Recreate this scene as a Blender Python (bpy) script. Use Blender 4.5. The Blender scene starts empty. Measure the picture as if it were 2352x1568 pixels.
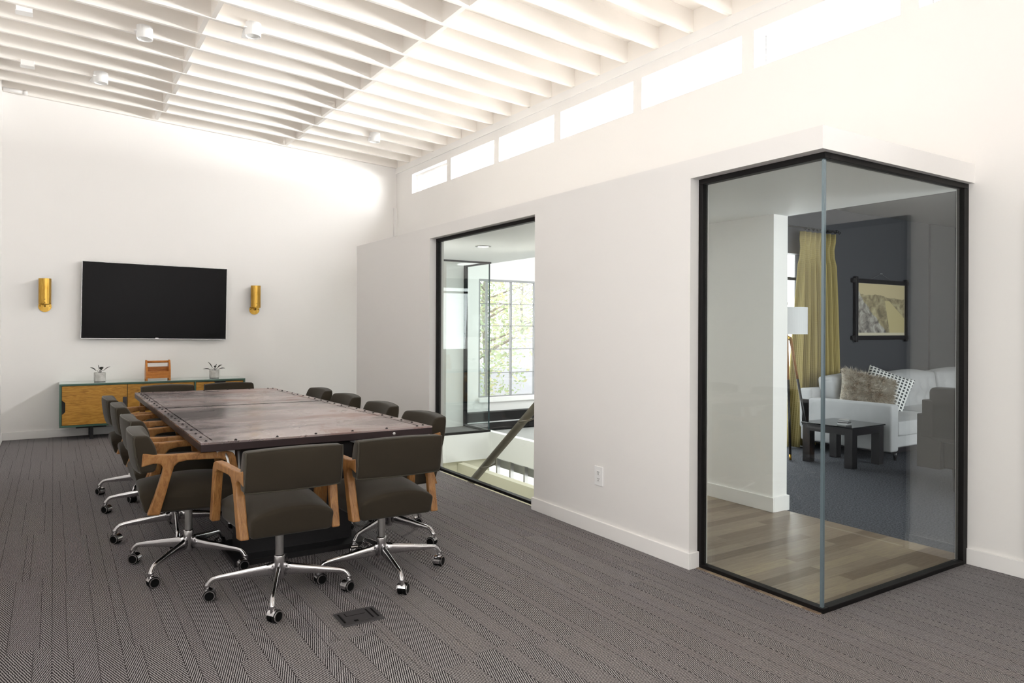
import bpy, bmesh, math, random
from mathutils import Vector, Matrix
rnd = random.Random(7)
S = bpy.context.scene
COL = S.collection
R = math.radians
PI = math.pi

# ------------------------------------------------------------------ camera
PSI, ROLL, CAMH, FPX = 0.5717, 0.0044, 1.375, 1637.2
cam = bpy.data.cameras.new('camera')
camo = bpy.data.objects.new('camera', cam)
COL.objects.link(camo)
cam.sensor_width = 36.0
cam.lens = FPX / 2352 * 36.0
cam.shift_y = -(784 - 751.28) / 2352
cam.clip_start = 0.05
camo.location = (0, 0, CAMH)
camo.rotation_euler = (Matrix.Rotation(-PSI, 4, 'Z') @ Matrix.Rotation(PI / 2, 4, 'X') @ Matrix.Rotation(ROLL, 4, 'Z')).to_euler()
S.camera = camo

# ------------------------------------------------------------------ world, daylight, exposure
w = bpy.data.worlds.new('sky'); S.world = w
w.use_nodes = True
bg = w.node_tree.nodes['Background']
bg.inputs[0].default_value = (1.0, 0.985, 0.96, 1)
bg.inputs[1].default_value = 3.6

def daylight(name, loc, direction, sx, sy, power, color=(1, 0.97, 0.93), spread=180):
    l = bpy.data.lights.new(name, 'AREA')
    l.shape = 'RECTANGLE'; l.size = sx; l.size_y = sy
    l.energy = power; l.color = color; l.spread = R(spread)
    o = bpy.data.objects.new(name, l); COL.objects.link(o)
    o.location = loc
    o.rotation_euler = Vector(direction).to_track_quat('-Z', 'Y').to_euler()
    return o
# sky outside the clerestory and far lounge window; the rest are added, unseen fills
daylight('daylight_clerestory', (5.15, 4.5, 3.75), (-1, 0, -0.30), 8.6, 0.9, 1230, (1, 1, 1))
daylight('roof_bounce_fill', (6.3, 3.9, 3.23), (-1, 0, 0.15), 8.0, 0.28, 640, (1, 0.99, 0.97))  # added lamp in place of roof bounce, brightens the ceiling
daylight('rear_fill', (1.9, -5.3, 2.25), (0, 1, 0.22), 4.6, 1.3, 310, (1, 1, 1))  # unseen lamp added behind the camera, lights joists and ceiling
daylight('left_fill', (-0.85, -0.2, 1.75), (1, 0, -0.05), 5.6, 1.7, 20, (1, 0.995, 0.985))  # unseen lamp added to lift the front wall and left chair backs
daylight('atrium_fill', (9.35, 8.0, 1.5), (-1, 0, -0.05), 3.6, 2.2, 120, (0.97, 0.99, 1.0))  # unseen lamp added to brighten the stair hall
daylight('daylight_lounge_far', (6.35, 5.62, 1.25), (0, -1, -0.05), 2.2, 2.2, 45, (0.93, 0.97, 1.0))
daylight('lounge_near_fill', (7.6, -0.6, 1.6), (0, 1, -0.1), 3.4, 1.8, 150, (0.93, 0.97, 1.0))  # unseen lamp added to light the sofa front

S.view_settings.view_transform = 'Standard'
S.view_settings.look = 'None'
S.view_settings.gamma = 1.0
S.view_settings.use_curve_mapping = False
S.view_settings.exposure = 0.17
S.cycles.use_denoising = True
S.cycles.max_bounces = 12
S.cycles.diffuse_bounces = 7
S.cycles.glossy_bounces = 5
S.cycles.transparent_max_bounces = 24
S.cycles.sample_clamp_indirect = 6.0
S.cycles.caustics_reflective = False
S.cycles.caustics_refractive = False

# ------------------------------------------------------------------ materials
def mat(name, color=(0.8, 0.8, 0.8), rough=0.5, metal=0.0, spec=0.5, **kw):
    m = bpy.data.materials.new(name); m.use_nodes = True
    b = m.node_tree.nodes['Principled BSDF']
    b.inputs['Base Color'].default_value = (*color, 1)
    b.inputs['Roughness'].default_value = rough
    b.inputs['Metallic'].default_value = metal
    b.inputs['Specular IOR Level'].default_value = spec
    for k, v in kw.items():
        b.inputs[k.replace('_', ' ')].default_value = v
    return m

class NG:
    """small node-graph helper"""
    def __init__(s, m):
        s.m = m; s.t = m.node_tree; s.b = s.t.nodes['Principled BSDF']
    def n(s, typ, **props):
        nd = s.t.nodes.new(typ)
        for k, v in props.items(): setattr(nd, k, v)
        return nd
    def link(s, a, b): s.t.links.new(a, b)
    def val(s, sock, v):
        if hasattr(v, 'is_linked') or isinstance(v, bpy.types.NodeSocket): s.link(v, sock)
        else: sock.default_value = v
    def math(s, op, a, b=None, c=None):
        nd = s.n('ShaderNodeMath', operation=op)
        s.val(nd.inputs[0], a)
        if b is not None: s.val(nd.inputs[1], b)
        if c is not None: s.val(nd.inputs[2], c)
        return nd.outputs[0]
    def coords(s, scale=(1, 1, 1), kind='Object', rot=(0, 0, 0)):
        tc = s.n('ShaderNodeTexCoord'); mp = s.n('ShaderNodeMapping')
        mp.inputs['Scale'].default_value = scale; mp.inputs['Rotation'].default_value = rot
        s.link(tc.outputs[kind], mp.inputs[0]); return mp.outputs[0]
    def noise(s, vec, scale, detail=4, rough=0.55, dist=0.0):
        nd = s.n('ShaderNodeTexNoise')
        s.link(vec, nd.inputs['Vector']); nd.inputs['Scale'].default_value = scale
        nd.inputs['Detail'].default_value = detail; nd.inputs['Roughness'].default_value = rough
        nd.inputs['Distortion'].default_value = dist
        return nd.outputs[0]
    def white(s, vec):
        nd = s.n('ShaderNodeTexWhiteNoise', noise_dimensions='3D'); s.link(vec, nd.inputs['Vector']); return nd
    def xyz(s, x, y, z):
        nd = s.n('ShaderNodeCombineXYZ')
        for i, v in enumerate((x, y, z)): s.val(nd.inputs[i], v)
        return nd.outputs[0]
    def ramp(s, fac, stops):
        nd = s.n('ShaderNodeValToRGB'); e = nd.color_ramp.elements
        while len(e) < len(stops): e.new(0.5)
        for i, (p, c) in enumerate(stops):
            e[i].position = p; e[i].color = (*c, 1)
        s.link(fac, nd.inputs[0]); return nd.outputs[0]
    def mix(s, f, a, b):
        nd = s.n('ShaderNodeMix', data_type='RGBA')
        s.val(nd.inputs[0], f)
        for i, v in ((6, a), (7, b)):
            if isinstance(v, tuple): nd.inputs[i].default_value = (*v, 1)
            else: s.link(v, nd.inputs[i])
        return nd.outputs[2]
    def bump(s, h, strength=0.2, dist=0.01):
        nd = s.n('ShaderNodeBump'); nd.inputs['Strength'].default_value = strength
        nd.inputs['Distance'].default_value = dist
        s.link(h, nd.inputs['Height']); s.link(nd.outputs[0], s.b.inputs['Normal'])
    def base(s, c): s.link(c, s.b.inputs['Base Color'])
    def rough(s, c): s.link(c, s.b.inputs['Roughness'])

def paint(name, color, rough=0.55, bump=0.04, scale=60):
    m = mat(name, color, rough, spec=0.3); g = NG(m)
    g.bump(g.noise(g.coords(), scale, 3), bump, 0.004); return m

M = {}
M['wall'] = paint('wall_paint', (0.875, 0.856, 0.838))
M['wall_dim'] = paint('wall_paint_dim', (0.815, 0.798, 0.784))  # wall paint greyed so the front wall looks less lit
M['trim'] = paint('trim_paint', (0.88, 0.865, 0.85), 0.35, 0.01)
M['joist'] = paint('joist_paint', (0.92, 0.88, 0.835), 0.5, 0.12, 25)
M['slate'] = paint('slate_paint', (0.075, 0.076, 0.084), 0.5)
M['inner'] = paint('inner_paint', (0.87, 0.88, 0.87), 0.5)
M['cream'] = paint('cream_paint', (0.72, 0.70, 0.56), 0.5)

# painted block back wall
m = M['block'] = mat('painted_block', (0.875, 0.856, 0.838), 0.55, spec=0.3); g = NG(m)
br = g.n('ShaderNodeTexBrick'); g.link(g.coords((1, 1, 1), 'Object', (R(90), 0, 0)), br.inputs[0])
br.inputs['Color1'].default_value = br.inputs['Color2'].default_value = (1, 1, 1, 1)
br.inputs['Mortar'].default_value = (0, 0, 0, 1)
br.inputs['Scale'].default_value = 1.0; br.inputs['Mortar Size'].default_value = 0.004
br.inputs['Brick Width'].default_value = 0.4; br.inputs['Row Height'].default_value = 0.2
br.inputs['Mortar Smooth'].default_value = 0.6
nz = g.noise(g.coords(), 2.5, 5)
g.bump(g.math('MULTIPLY_ADD', br.outputs[0], g.math('MULTIPLY', nz, 0.25), nz), 0.10, 0.006)

# herringbone carpet planks, running along Y
def carpet(name, dark, light, tint):
    m = mat(name, light, 0.95, spec=0.1); g = NG(m)
    tc = g.n('ShaderNodeTexCoord'); sp = g.n('ShaderNodeSeparateXYZ'); g.link(tc.outputs['Object'], sp.inputs[0])
    x, y = sp.outputs[0], sp.outputs[1]
    wob = g.math('MULTIPLY', g.math('SUBTRACT', g.noise(tc.outputs['Object'], 70, 2), 0.5), 0.022)
    W, L = 0.25, 1.0
    xc = g.math('DIVIDE', x, W); i = g.math('FLOOR', xc); u = g.math('SUBTRACT', xc, i)
    off = g.white(g.xyz(i, 3.7, 1.1)).outputs[0]
    yc = g.math('ADD', g.math('DIVIDE', y, L), off); j = g.math('FLOOR', yc)
    h1 = g.white(g.xyz(i, j, 5.3)).outputs[0]; h2 = g.white(g.xyz(i, j, 9.1)).outputs[0]; h3 = g.white(g.xyz(i, j, 2.2)).outputs[0]
    t1 = g.math('MULTIPLY_ADD', h1, 0.30, 0.16); t2 = g.math('MULTIPLY_ADD', h2, 0.30, 0.56)
    strip = g.math('ADD', g.math('GREATER_THAN', u, t1), g.math('GREATER_THAN', u, t2))
    par = g.math('MODULO', g.math('ADD', strip, g.math('GREATER_THAN', h3, 0.5)), 2.0)
    sgn = g.math('MULTIPLY_ADD', par, 2.0, -1.0)
    ph = g.math('ADD', g.math('MULTIPLY', sgn, g.math('MULTIPLY', x, 3.15)), g.math('ADD', y, wob))
    f = g.math('FRACT', g.math('DIVIDE', ph, 0.0286))
    tri = g.math('ABSOLUTE', g.math('MULTIPLY_ADD', f, 2.0, -1.0))
    # dark seams along the strip borders
    d1 = g.math('ABSOLUTE', g.math('SUBTRACT', u, t1)); d2 = g.math('ABSOLUTE', g.math('SUBTRACT', u, t2))
    d0 = g.math('MINIMUM', u, g.math('SUBTRACT', 1.0, u))
    seam = g.math('LESS_THAN', g.math('MINIMUM', d0, g.math('MINIMUM', d1, d2)), 0.0055)
    fibre = g.noise(tc.outputs['Object'], 700, 2)
    tone = g.math('ADD', tri, g.math('MULTIPLY', g.math('SUBTRACT', fibre, 0.5), 0.45))
    c = g.ramp(tone, [(0.30, dark), (0.78, light)])
    h4 = g.white(g.xyz(i, j, strip)).outputs[0]
    c = g.mix(g.math('MULTIPLY', h4, 0.35), c, g.mix(0.5, c, tint))
    c = g.mix(g.math('MULTIPLY', seam, 0.7), c, dark)
    g.base(c); g.bump(tone, 0.5, 0.003)
    return m
M['carpet'] = carpet('herringbone_carpet', (0.013, 0.010, 0.012), (0.42, 0.398, 0.402), (0.16, 0.14, 0.15))
m = M['lounge_carpet'] = mat('lounge_carpet', (0.1, 0.1, 0.11), 0.95, spec=0.1); g = NG(m)
g.base(g.ramp(g.noise(g.coords(), 75, 5, 0.85), [(0.40, (0.016, 0.017, 0.022)), (0.60, (0.14, 0.145, 0.165))]))

# grey-brown floor boards along X
m = M['boards'] = mat('floor_boards', (0.25, 0.2, 0.15), 0.32); g = NG(m)
v = g.coords()
br = g.n('ShaderNodeTexBrick'); g.link(v, br.inputs[0])
br.inputs['Color1'].default_value = (0, 0, 0, 1); br.inputs['Color2'].default_value = (1, 1, 1, 1)
br.inputs['Mortar'].default_value = (0.5, 0.5, 0.5, 1); br.inputs['Scale'].default_value = 1.0
br.inputs['Mortar Size'].default_value = 0.0012; br.inputs['Brick Width'].default_value = 1.05; br.inputs['Row Height'].default_value = 0.087
grain = g.noise(g.coords((2.2, 30, 1)), 2.5, 6, 0.6, 1.2)
tone = g.math('ADD', g.math('MULTIPLY_ADD', br.outputs[0], 0.48, 0.04), g.math('MULTIPLY', grain, 0.6))
g.base(g.ramp(tone, [(0.15, (0.085, 0.055, 0.036)), (0.45, (0.19, 0.135, 0.092)), (0.7, (0.29, 0.225, 0.165)), (0.95, (0.42, 0.335, 0.21))]))
g.bump(grain, 0.12, 0.002)

def wood(name, stops, scale=(1, 1, 1), rough=0.4, sc=6.0, dist=1.5):
    m = mat(name, stops[1][1], rough, spec=0.35); g = NG(m)
    v = g.coords(scale)
    n1 = g.noise(v, sc, 5, 0.6, dist); n2 = g.noise(g.coords(tuple(a * 4 for a in scale)), sc * 2, 3)
    g.base(g.ramp(g.math('ADD', g.math('MULTIPLY', n1, 0.75), g.math('MULTIPLY', n2, 0.25)), stops))
    g.bump(n2, 0.15, 0.002); return m
M['oak'] = wood('oak_frame', [(0.30, (0.13, 0.052, 0.014)), (0.5, (0.29, 0.132, 0.040)), (0.72, (0.40, 0.21, 0.075))], (14, 3, 1.6))
M['pine'] = wood('amber_pine', [(0.32, (0.22, 0.090, 0.012)), (0.5, (0.42, 0.205, 0.030)), (0.70, (0.55, 0.30, 0.055))], (1.0, 1.0, 6.0), 0.4, 2.6, 3.0)
M['cedar'] = wood('orange_cedar', [(0.3, (0.30, 0.09, 0.015)), (0.5, (0.50, 0.18, 0.03)), (0.7, (0.62, 0.27, 0.06))], (1, 1, 7), 0.35, 5.0)
M['railwood'] = mat('rail_paint', (0.17, 0.145, 0.105), 0.4)

def fabric(name, color, sheen=0.4, scale=500, rough=0.9):
    m = mat(name, color, rough, spec=0.15); g = NG(m)
    m.node_tree.nodes['Principled BSDF'].inputs['Sheen Weight'].default_value = sheen
    m.node_tree.nodes['Principled BSDF'].inputs['Sheen Roughness'].default_value = 0.4
    nz = g.noise(g.coords(), 4, 4)
    g.base(g.mix(nz, tuple(c * 0.8 for c in color), tuple(c * 1.2 for c in color)))
    g.bump(g.noise(g.coords(), scale, 2), 0.15, 0.002); return m
M['velvet'] = fabric('olive_velvet', (0.033, 0.0265, 0.0185), 0.14)
M['pipe'] = fabric('olive_piping', (0.055, 0.048, 0.036), 0.2)
M['sofa'] = fabric('pale_linen', (0.47, 0.47, 0.475), 0.2)
M['dark_fabric'] = fabric('charcoal_fabric', (0.018, 0.015, 0.0145), 0.1)
M['curtain'] = None
M['fur'] = None
M['chrome'] = mat('polished_aluminium', (0.62, 0.61, 0.62), 0.16, 1.0)
M['steel'] = mat('brushed_steel', (0.38, 0.375, 0.37), 0.35, 1.0)
M['greymetal'] = mat('grey_painted_steel', (0.27, 0.27, 0.28), 0.5)
M['rubber'] = mat('black_rubber', (0.004, 0.004, 0.004), 0.6, spec=0.12)
M['black'] = mat('black_metal', (0.012, 0.011, 0.012), 0.4)
M['blackwood'] = mat('black_lacquer', (0.016, 0.014, 0.015), 0.3)
M['bronze'] = mat('dark_bronze_frame', (0.006, 0.005, 0.005), 0.5, 0.0, 0.2)
M['plastic'] = mat('white_plastic', (0.85, 0.85, 0.85), 0.3)
M['dark_slot'] = mat('dark_slot', (0.02, 0.02, 0.02), 0.6)
M['floorbox'] = mat('charcoal_plastic', (0.045, 0.042, 0.045), 0.5)
M['green'] = mat('green_lacquer', (0.055, 0.115, 0.085), 0.28)
M['tvscreen'] = mat('tv_screen', (0.0055, 0.005, 0.0055), 0.3, spec=0.09)
M['silver'] = mat('silver_bezel', (0.72, 0.72, 0.73), 0.25, 0.7)
M['concrete'] = None
M['leaf'] = mat('dark_leaf', (0.03, 0.028, 0.024), 0.4)
M['soil'] = mat('soil', (0.03, 0.022, 0.016), 0.95)
M['glass_edge'] = mat('glass_edge', (0.16, 0.215, 0.24), 0.12, 0.3, 0.8)
M['glasstop'] = mat('black_glass', (0.01, 0.012, 0.013), 0.05, spec=0.8)
M['shade'] = mat('shade_cloth', (0.80, 0.80, 0.80), 0.85, spec=0.1)
M['paper'] = mat('paper', (0.85, 0.84, 0.83), 0.6)
M['foliage'] = mat('foliage', (0.25, 0.31, 0.16), 0.6)
M['foliage_yellow'] = mat('foliage_yellow', (0.37, 0.355, 0.20), 0.6)
M['bark'] = mat('bark', (0.20, 0.175, 0.14), 0.9)
M['stucco'] = mat('pale_stucco', (0.42, 0.42, 0.46), 0.8)
M['ground'] = mat('outside_ground', (0.35, 0.35, 0.34), 0.9)

m = M['brass'] = mat('aged_brass', (0.50, 0.29, 0.055), 0.32, 1.0); g = NG(m)
g.base(g.ramp(g.noise(g.coords((1, 1, 0.2)), 30, 4), [(0.3, (0.40, 0.21, 0.03)), (0.7, (0.66, 0.42, 0.10))]))

m = M['concrete'] = mat('pale_concrete', (0.55, 0.53, 0.50), 0.8); g = NG(m)
g.base(g.ramp(g.noise(g.coords(), 18, 5), [(0.3, (0.42, 0.40, 0.38)), (0.7, (0.66, 0.64, 0.62))]))

# worn dark metal table plates
m = M['plate'] = mat('worn_metal', (0.2, 0.16, 0.16), 0.3, 0.75); g = NG(m)
v = g.coords((0.5, 1.3, 1))
n1 = g.noise(v, 1.5, 4, 0.5, 0.8); n2 = g.noise(g.coords((0.7, 1.3, 1)), 1.7, 8, 0.70, 0.8)
c = g.ramp(n1, [(0.33, (0.10, 0.08, 0.084)), (0.45, (0.31, 0.25, 0.252)), (0.58, (0.48, 0.405, 0.402)), (0.8, (0.56, 0.485, 0.475))])
c = g.mix(g.ramp(n2, [(0.575, (0, 0, 0)), (0.62, (0.5, 0.5, 0.5))]), c, (0.30, 0.13, 0.09))
g.base(c)
g.rough(g.ramp(n2, [(0.40, (0.20, 0.20, 0.20)), (0.66, (0.40, 0.40, 0.40))]))
g.bump(n2, 0.03, 0.002)
M['edge'] = mat('dark_iron', (0.030, 0.018, 0.019), 0.42, 0.4)
M['rivet'] = mat('rivet_iron', (0.02, 0.016, 0.017), 0.35, 0.6)

# woven yellow check curtain
m = M['curtain'] = mat('check_curtain', (0.5, 0.42, 0.2), 0.9, spec=0.1); g = NG(m)
tc = g.n('ShaderNodeTexCoord'); sp = g.n('ShaderNodeSeparateXYZ'); g.link(tc.outputs['UV'], sp.inputs[0])
fx = g.math('LESS_THAN', g.math('FRACT', g.math('MULTIPLY', sp.outputs[0], 74.0)), 0.5)
fz = g.math('LESS_THAN', g.math('FRACT', g.math('MULTIPLY', sp.outputs[1], 170.0)), 0.5)
g.base(g.mix(g.math('MULTIPLY', fx, fz), (0.47, 0.385, 0.165), (0.17, 0.125, 0.035)))
m.node_tree.nodes['Principled BSDF'].inputs['Subsurface Weight'].default_value = 0.0

m = M['fur'] = mat('shaggy_fur', (0.5, 0.43, 0.34), 0.85, spec=0.2); g = NG(m)
g.base(g.ramp(g.noise(g.coords(), 9, 4, 0.6), [(0.30, (0.30, 0.22, 0.15)), (0.5, (0.52, 0.46, 0.38)), (0.72, (0.70, 0.67, 0.60))]))

m = M['check_cushion'] = mat('checked_cushion', (0.8, 0.8, 0.8), 0.8); g = NG(m)
tc = g.n('ShaderNodeTexCoord'); sp = g.n('ShaderNodeSeparateXYZ'); g.link(tc.outputs['Object'], sp.inputs[0])
fx = g.math('LESS_THAN', g.math('FRACT', g.math('MULTIPLY', sp.outputs[0], 26.0)), 0.58)
fz = g.math('LESS_THAN', g.math('FRACT', g.math('MULTIPLY', sp.outputs[2], 26.0)), 0.62)
g.base(g.mix(g.math('MULTIPLY', fx, fz), (0.80, 0.80, 0.78), (0.05, 0.055, 0.06)))

# landscape print: pale sky, layered hills, a river
m = M['print'] = mat('landscape_print', (0.6, 0.52, 0.33), 0.7); g = NG(m)
tc = g.n('ShaderNodeTexCoord'); sp = g.n('ShaderNodeSeparateXYZ'); g.link(tc.outputs['UV'], sp.inputs[0])
px, py = sp.outputs[0], sp.outputs[1]
nn = g.noise(g.coords((1, 1, 1), 'UV'), 3.0, 5)
nb = g.noise(g.coords((1.6, 1, 1), 'UV', (0, 0, 0.5)), 5.0, 6, 0.6, 0.6)
def below(level, amp):   # 1 where py < level + amp*(noise-.5)
    return g.math('LESS_THAN', py, g.math('MULTIPLY_ADD', g.math('SUBTRACT', nn, 0.5), amp, level))
sky_c = (0.62, 0.52, 0.31)
hill = g.ramp(nb, [(0.35, (0.20, 0.165, 0.10)), (0.5, (0.36, 0.30, 0.18)), (0.66, (0.56, 0.49, 0.30))])
cliff = g.ramp(nb, [(0.36, (0.13, 0.115, 0.105)), (0.5, (0.34, 0.31, 0.27)), (0.64, (0.60, 0.57, 0.50))])
c = g.mix(below(g.math('MULTIPLY_ADD', px, -0.10, 0.80), 0.22), sky_c, hill)
river = g.math('MULTIPLY', g.math('LESS_THAN', py, 0.66), g.math('LESS_THAN', g.math('ABSOLUTE', g.math('SUBTRACT', px, g.math('MULTIPLY_ADD', py, -0.55, 0.98))), g.math('MULTIPLY_ADD', py, -0.38, 0.30)))
c = g.mix(river, c, (0.60, 0.51, 0.27))
c = g.mix(g.math('LESS_THAN', py, g.math('MULTIPLY_ADD', px, -1.5, g.math('MULTIPLY_ADD', nn, 0.5, 0.62))), c, cliff)
g.base(c)

def glass_mat(name, tint, f0=0.035):
    m = bpy.data.materials.new(name); m.use_nodes = True; t = m.node_tree
    t.nodes.clear()
    out = t.nodes.new('ShaderNodeOutputMaterial'); mx = t.nodes.new('ShaderNodeMixShader')
    tr = t.nodes.new('ShaderNodeBsdfTransparent'); gl = t.nodes.new('ShaderNodeBsdfGlossy')
    tr.inputs[0].default_value = (*tint, 1); gl.inputs['Roughness'].default_value = 0.0
    lw = t.nodes.new('ShaderNodeLayerWeight'); lw.inputs[0].default_value = 0.5
    pw = t.nodes.new('ShaderNodeMath'); pw.operation = 'POWER'; pw.inputs[1].default_value = 5.0
    ma = t.nodes.new('ShaderNodeMath'); ma.operation = 'MULTIPLY_ADD'; ma.inputs[1].default_value = 1 - f0; ma.inputs[2].default_value = f0
    t.links.new(lw.outputs['Facing'], pw.inputs[0]); t.links.new(pw.outputs[0], ma.inputs[0])
    t.links.new(ma.outputs[0], mx.inputs[0]); t.links.new(tr.outputs[0], mx.inputs[1]); t.links.new(gl.outputs[0], mx.inputs[2])
    t.links.new(mx.outputs[0], out.inputs[0]); return m
M['glass'] = glass_mat('clear_glass', (0.968, 0.991, 0.984))
M['glass_clear'] = glass_mat('window_glass', (0.985, 0.99, 0.99), 0.03)

def emit(name, color, strength):
    m = bpy.data.materials.new(name); m.use_nodes = True; t = m.node_tree; t.nodes.clear()
    out = t.nodes.new('ShaderNodeOutputMaterial'); e = t.nodes.new('ShaderNodeEmission')
    e.inputs[0].default_value = (*color, 1); e.inputs[1].default_value = strength
    t.links.new(e.outputs[0], out.inputs[0]); return m
M['lamp_lit'] = emit('lit_lens', (1, 0.97, 0.92), 6.0)

# ------------------------------------------------------------------ mesh helpers
class G:
    def __init__(s): s.v = []; s.f = []; s.mi = []; s.cur = 0
    def add(s, verts, faces):
        b = len(s.v); s.v += [tuple(p) for p in verts]
        for f in faces: s.f.append([b + i for i in f]); s.mi.append(s.cur)
        return s
    def box(s, a, b, M4=None):
        x0, y0, z0 = a; x1, y1, z1 = b
        vs = [(x0, y0, z0), (x1, y0, z0), (x1, y1, z0), (x0, y1, z0), (x0, y0, z1), (x1, y0, z1), (x1, y1, z1), (x0, y1, z1)]
        if M4 is not None: vs = [M4 @ Vector(p) for p in vs]
        return s.add(vs, [(0, 3, 2, 1), (4, 5, 6, 7), (0, 1, 5, 4), (1, 2, 6, 5), (2, 3, 7, 6), (3, 0, 4, 7)])
    def hull(s, q0, q1):   # two matching loops -> closed prism
        n = len(q0)
        return s.add(list(q0) + list(q1), [tuple(range(n))[::-1], tuple(range(n, 2 * n))] + [(i, (i + 1) % n, n + (i + 1) % n, n + i) for i in range(n)])
    def tube(s, pts, rad, n=10, flat=1.0, caps=True, up=(0, 0, 1)):
        pts = [Vector(p) for p in pts]
        if not hasattr(rad, '__len__'): rad = [rad] * len(pts)
        vs, fs = [], []
        for i, p in enumerate(pts):
            t = (pts[min(i + 1, len(pts) - 1)] - pts[max(i - 1, 0)]).normalized()
            u = Vector(up)
            if abs(t.dot(u)) > 0.98: u = Vector((1, 0, 0))
            a = t.cross(u).normalized(); b = a.cross(t).normalized()
            r = rad[i]; ra, rb = (r if isinstance(r, tuple) else (r * flat, r))
            for k in range(n):
                q = 2 * PI * k / n
                vs.append(p + a * (math.cos(q) * ra) + b * (math.sin(q) * rb))
        for i in range(len(pts) - 1):
            for k in range(n):
                fs.append((i * n + k, i * n + (k + 1) % n, (i + 1) * n + (k + 1) % n, (i + 1) * n + k))
        if caps: fs += [tuple(range(n))[::-1], tuple(range((len(pts) - 1) * n, len(pts) * n))]
        return s.add(vs, fs)
    def lathe(s, prof, c=(0, 0, 0), n=20, M4=None, ring=False):
        vs, fs = [], []
        for r, z in prof:
            for k in range(n):
                p = Vector((c[0] + r * math.cos(2 * PI * k / n), c[1] + r * math.sin(2 * PI * k / n), c[2] + z))
                vs.append(M4 @ p if M4 is not None else p)
        m_ = len(prof)
        for i in range(m_ - 1):
            for k in range(n): fs.append((i * n + k, i * n + (k + 1) % n, (i + 1) * n + (k + 1) % n, (i + 1) * n + k))
        if ring:
            for k in range(n): fs.append(((m_ - 1) * n + k, (m_ - 1) * n + (k + 1) % n, (k + 1) % n, k))
            return s.add(vs, fs)
        if prof[0][0] > 1e-5: fs.append(tuple(range(n))[::-1])
        if prof[-1][0] > 1e-5: fs.append(tuple(range((m_ - 1) * n, m_ * n)))
        return s.add(vs, fs)
    def cube_grid(s, nx, ny, nz, fn):
        key = {}; vs = []; fs = []
        def vid(i, j, k):
            if (i, j, k) not in key:
                key[(i, j, k)] = len(vs); vs.append(fn(2 * i / nx - 1, 2 * j / ny - 1, 2 * k / nz - 1))
            return key[(i, j, k)]
        for i in range(nx):
            for j in range(ny):
                fs.append((vid(i, j, 0), vid(i, j + 1, 0), vid(i + 1, j + 1, 0), vid(i + 1, j, 0)))
                fs.append((vid(i, j, nz), vid(i + 1, j, nz), vid(i + 1, j + 1, nz), vid(i, j + 1, nz)))
        for i in range(nx):
            for k in range(nz):
                fs.append((vid(i, 0, k), vid(i + 1, 0, k), vid(i + 1, 0, k + 1), vid(i, 0, k + 1)))
                fs.append((vid(i, ny, k), vid(i, ny, k + 1), vid(i + 1, ny, k + 1), vid(i + 1, ny, k)))
        for j in range(ny):
            for k in range(nz):
                fs.append((vid(0, j, k), vid(0, j, k + 1), vid(0, j + 1, k + 1), vid(0, j + 1, k)))
                fs.append((vid(nx, j, k), vid(nx, j + 1, k), vid(nx, j + 1, k + 1), vid(nx, j, k + 1)))
        return s.add(vs, fs)
    def prism_x(s, poly, x0, x1, dx0=None, dx1=None):   # polygon in (y,z), extruded along x; optional x shift by vertex
        a = [(x0 + (dx0(y) if dx0 else 0), y, z) for y, z in poly]
        b = [(x1 + (dx1(y) if dx1 else 0), y, z) for y, z in poly]
        return s.hull(a, b)
    def build(s, name, mats, parent=None, loc=None, bevel=0, seg=2, smooth=False, subsurf=0, angle=35):
        me = bpy.data.meshes.new(name)
        me.from_pydata([tuple(p) for p in s.v], [], s.f)
        if not isinstance(mats, (list, tuple)): mats = [mats]
        for mm in mats: me.materials.append(mm)
        me.polygons.foreach_set('material_index', s.mi)
        bm = bmesh.new(); bm.from_mesh(me)
        bmesh.ops.recalc_face_normals(bm, faces=bm.faces)
        bm.to_mesh(me); bm.free()
        if smooth: me.polygons.foreach_set('use_smooth', [True] * len(me.polygons))
        me.update()
        o = bpy.data.objects.new(name, me); COL.objects.link(o)
        if parent: o.parent = parent
        if loc: o.location = loc
        if subsurf:
            md = o.modifiers.new('s', 'SUBSURF'); md.levels = md.render_levels = subsurf
        if bevel:
            md = o.modifiers.new('b', 'BEVEL'); md.width = bevel; md.segments = seg; md.limit_method = 'ANGLE'; md.angle_limit = R(angle)
            md.harden_normals = False
        return o

def setp(o, label=None, cat=None, group=None, kind=None):
    if label: o['label'] = label
    if cat: o['category'] = cat
    if group: o['group'] = group
    if kind: o['kind'] = kind
    return o
def struct(o): return setp(o, kind='structure')
def thing(name, label, cat, loc=(0, 0, 0), rz=0.0, group=None):
    o = bpy.data.objects.new(name, None); COL.objects.link(o)
    o.empty_display_size = 0.1
    o.location = loc; o.rotation_euler = (0, 0, rz)
    return setp(o, label, cat, group)
def tree_copy(o, parent=None):
    c = o.copy(); COL.objects.link(c)
    if parent: c.parent = parent
    for ch in list(o.children): tree_copy(ch, c)
    return c
def bx(name, a, b, m, parent=None, bevel=0, **k):
    return G().box(a, b).build(name, m, parent, bevel=bevel, **k)

# ------------------------------------------------------------------ room dimensions (metres)
X1, X2 = 3.055, 4.521          # face of the low projecting wall, face of the tall wall
YB, YC, Y1 = 10.41, 2.041, 2.872
ZT, ZF = 2.338, 2.228          # top of projecting volume, head of its glazing
YA, YD, YW = 6.220, 4.434, 8.185
XL, YR = -0.52, -4.5
SLOPE = -0.059
def zj(x): return 3.855 + SLOPE * (x - X2)     # underside of joists

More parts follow.
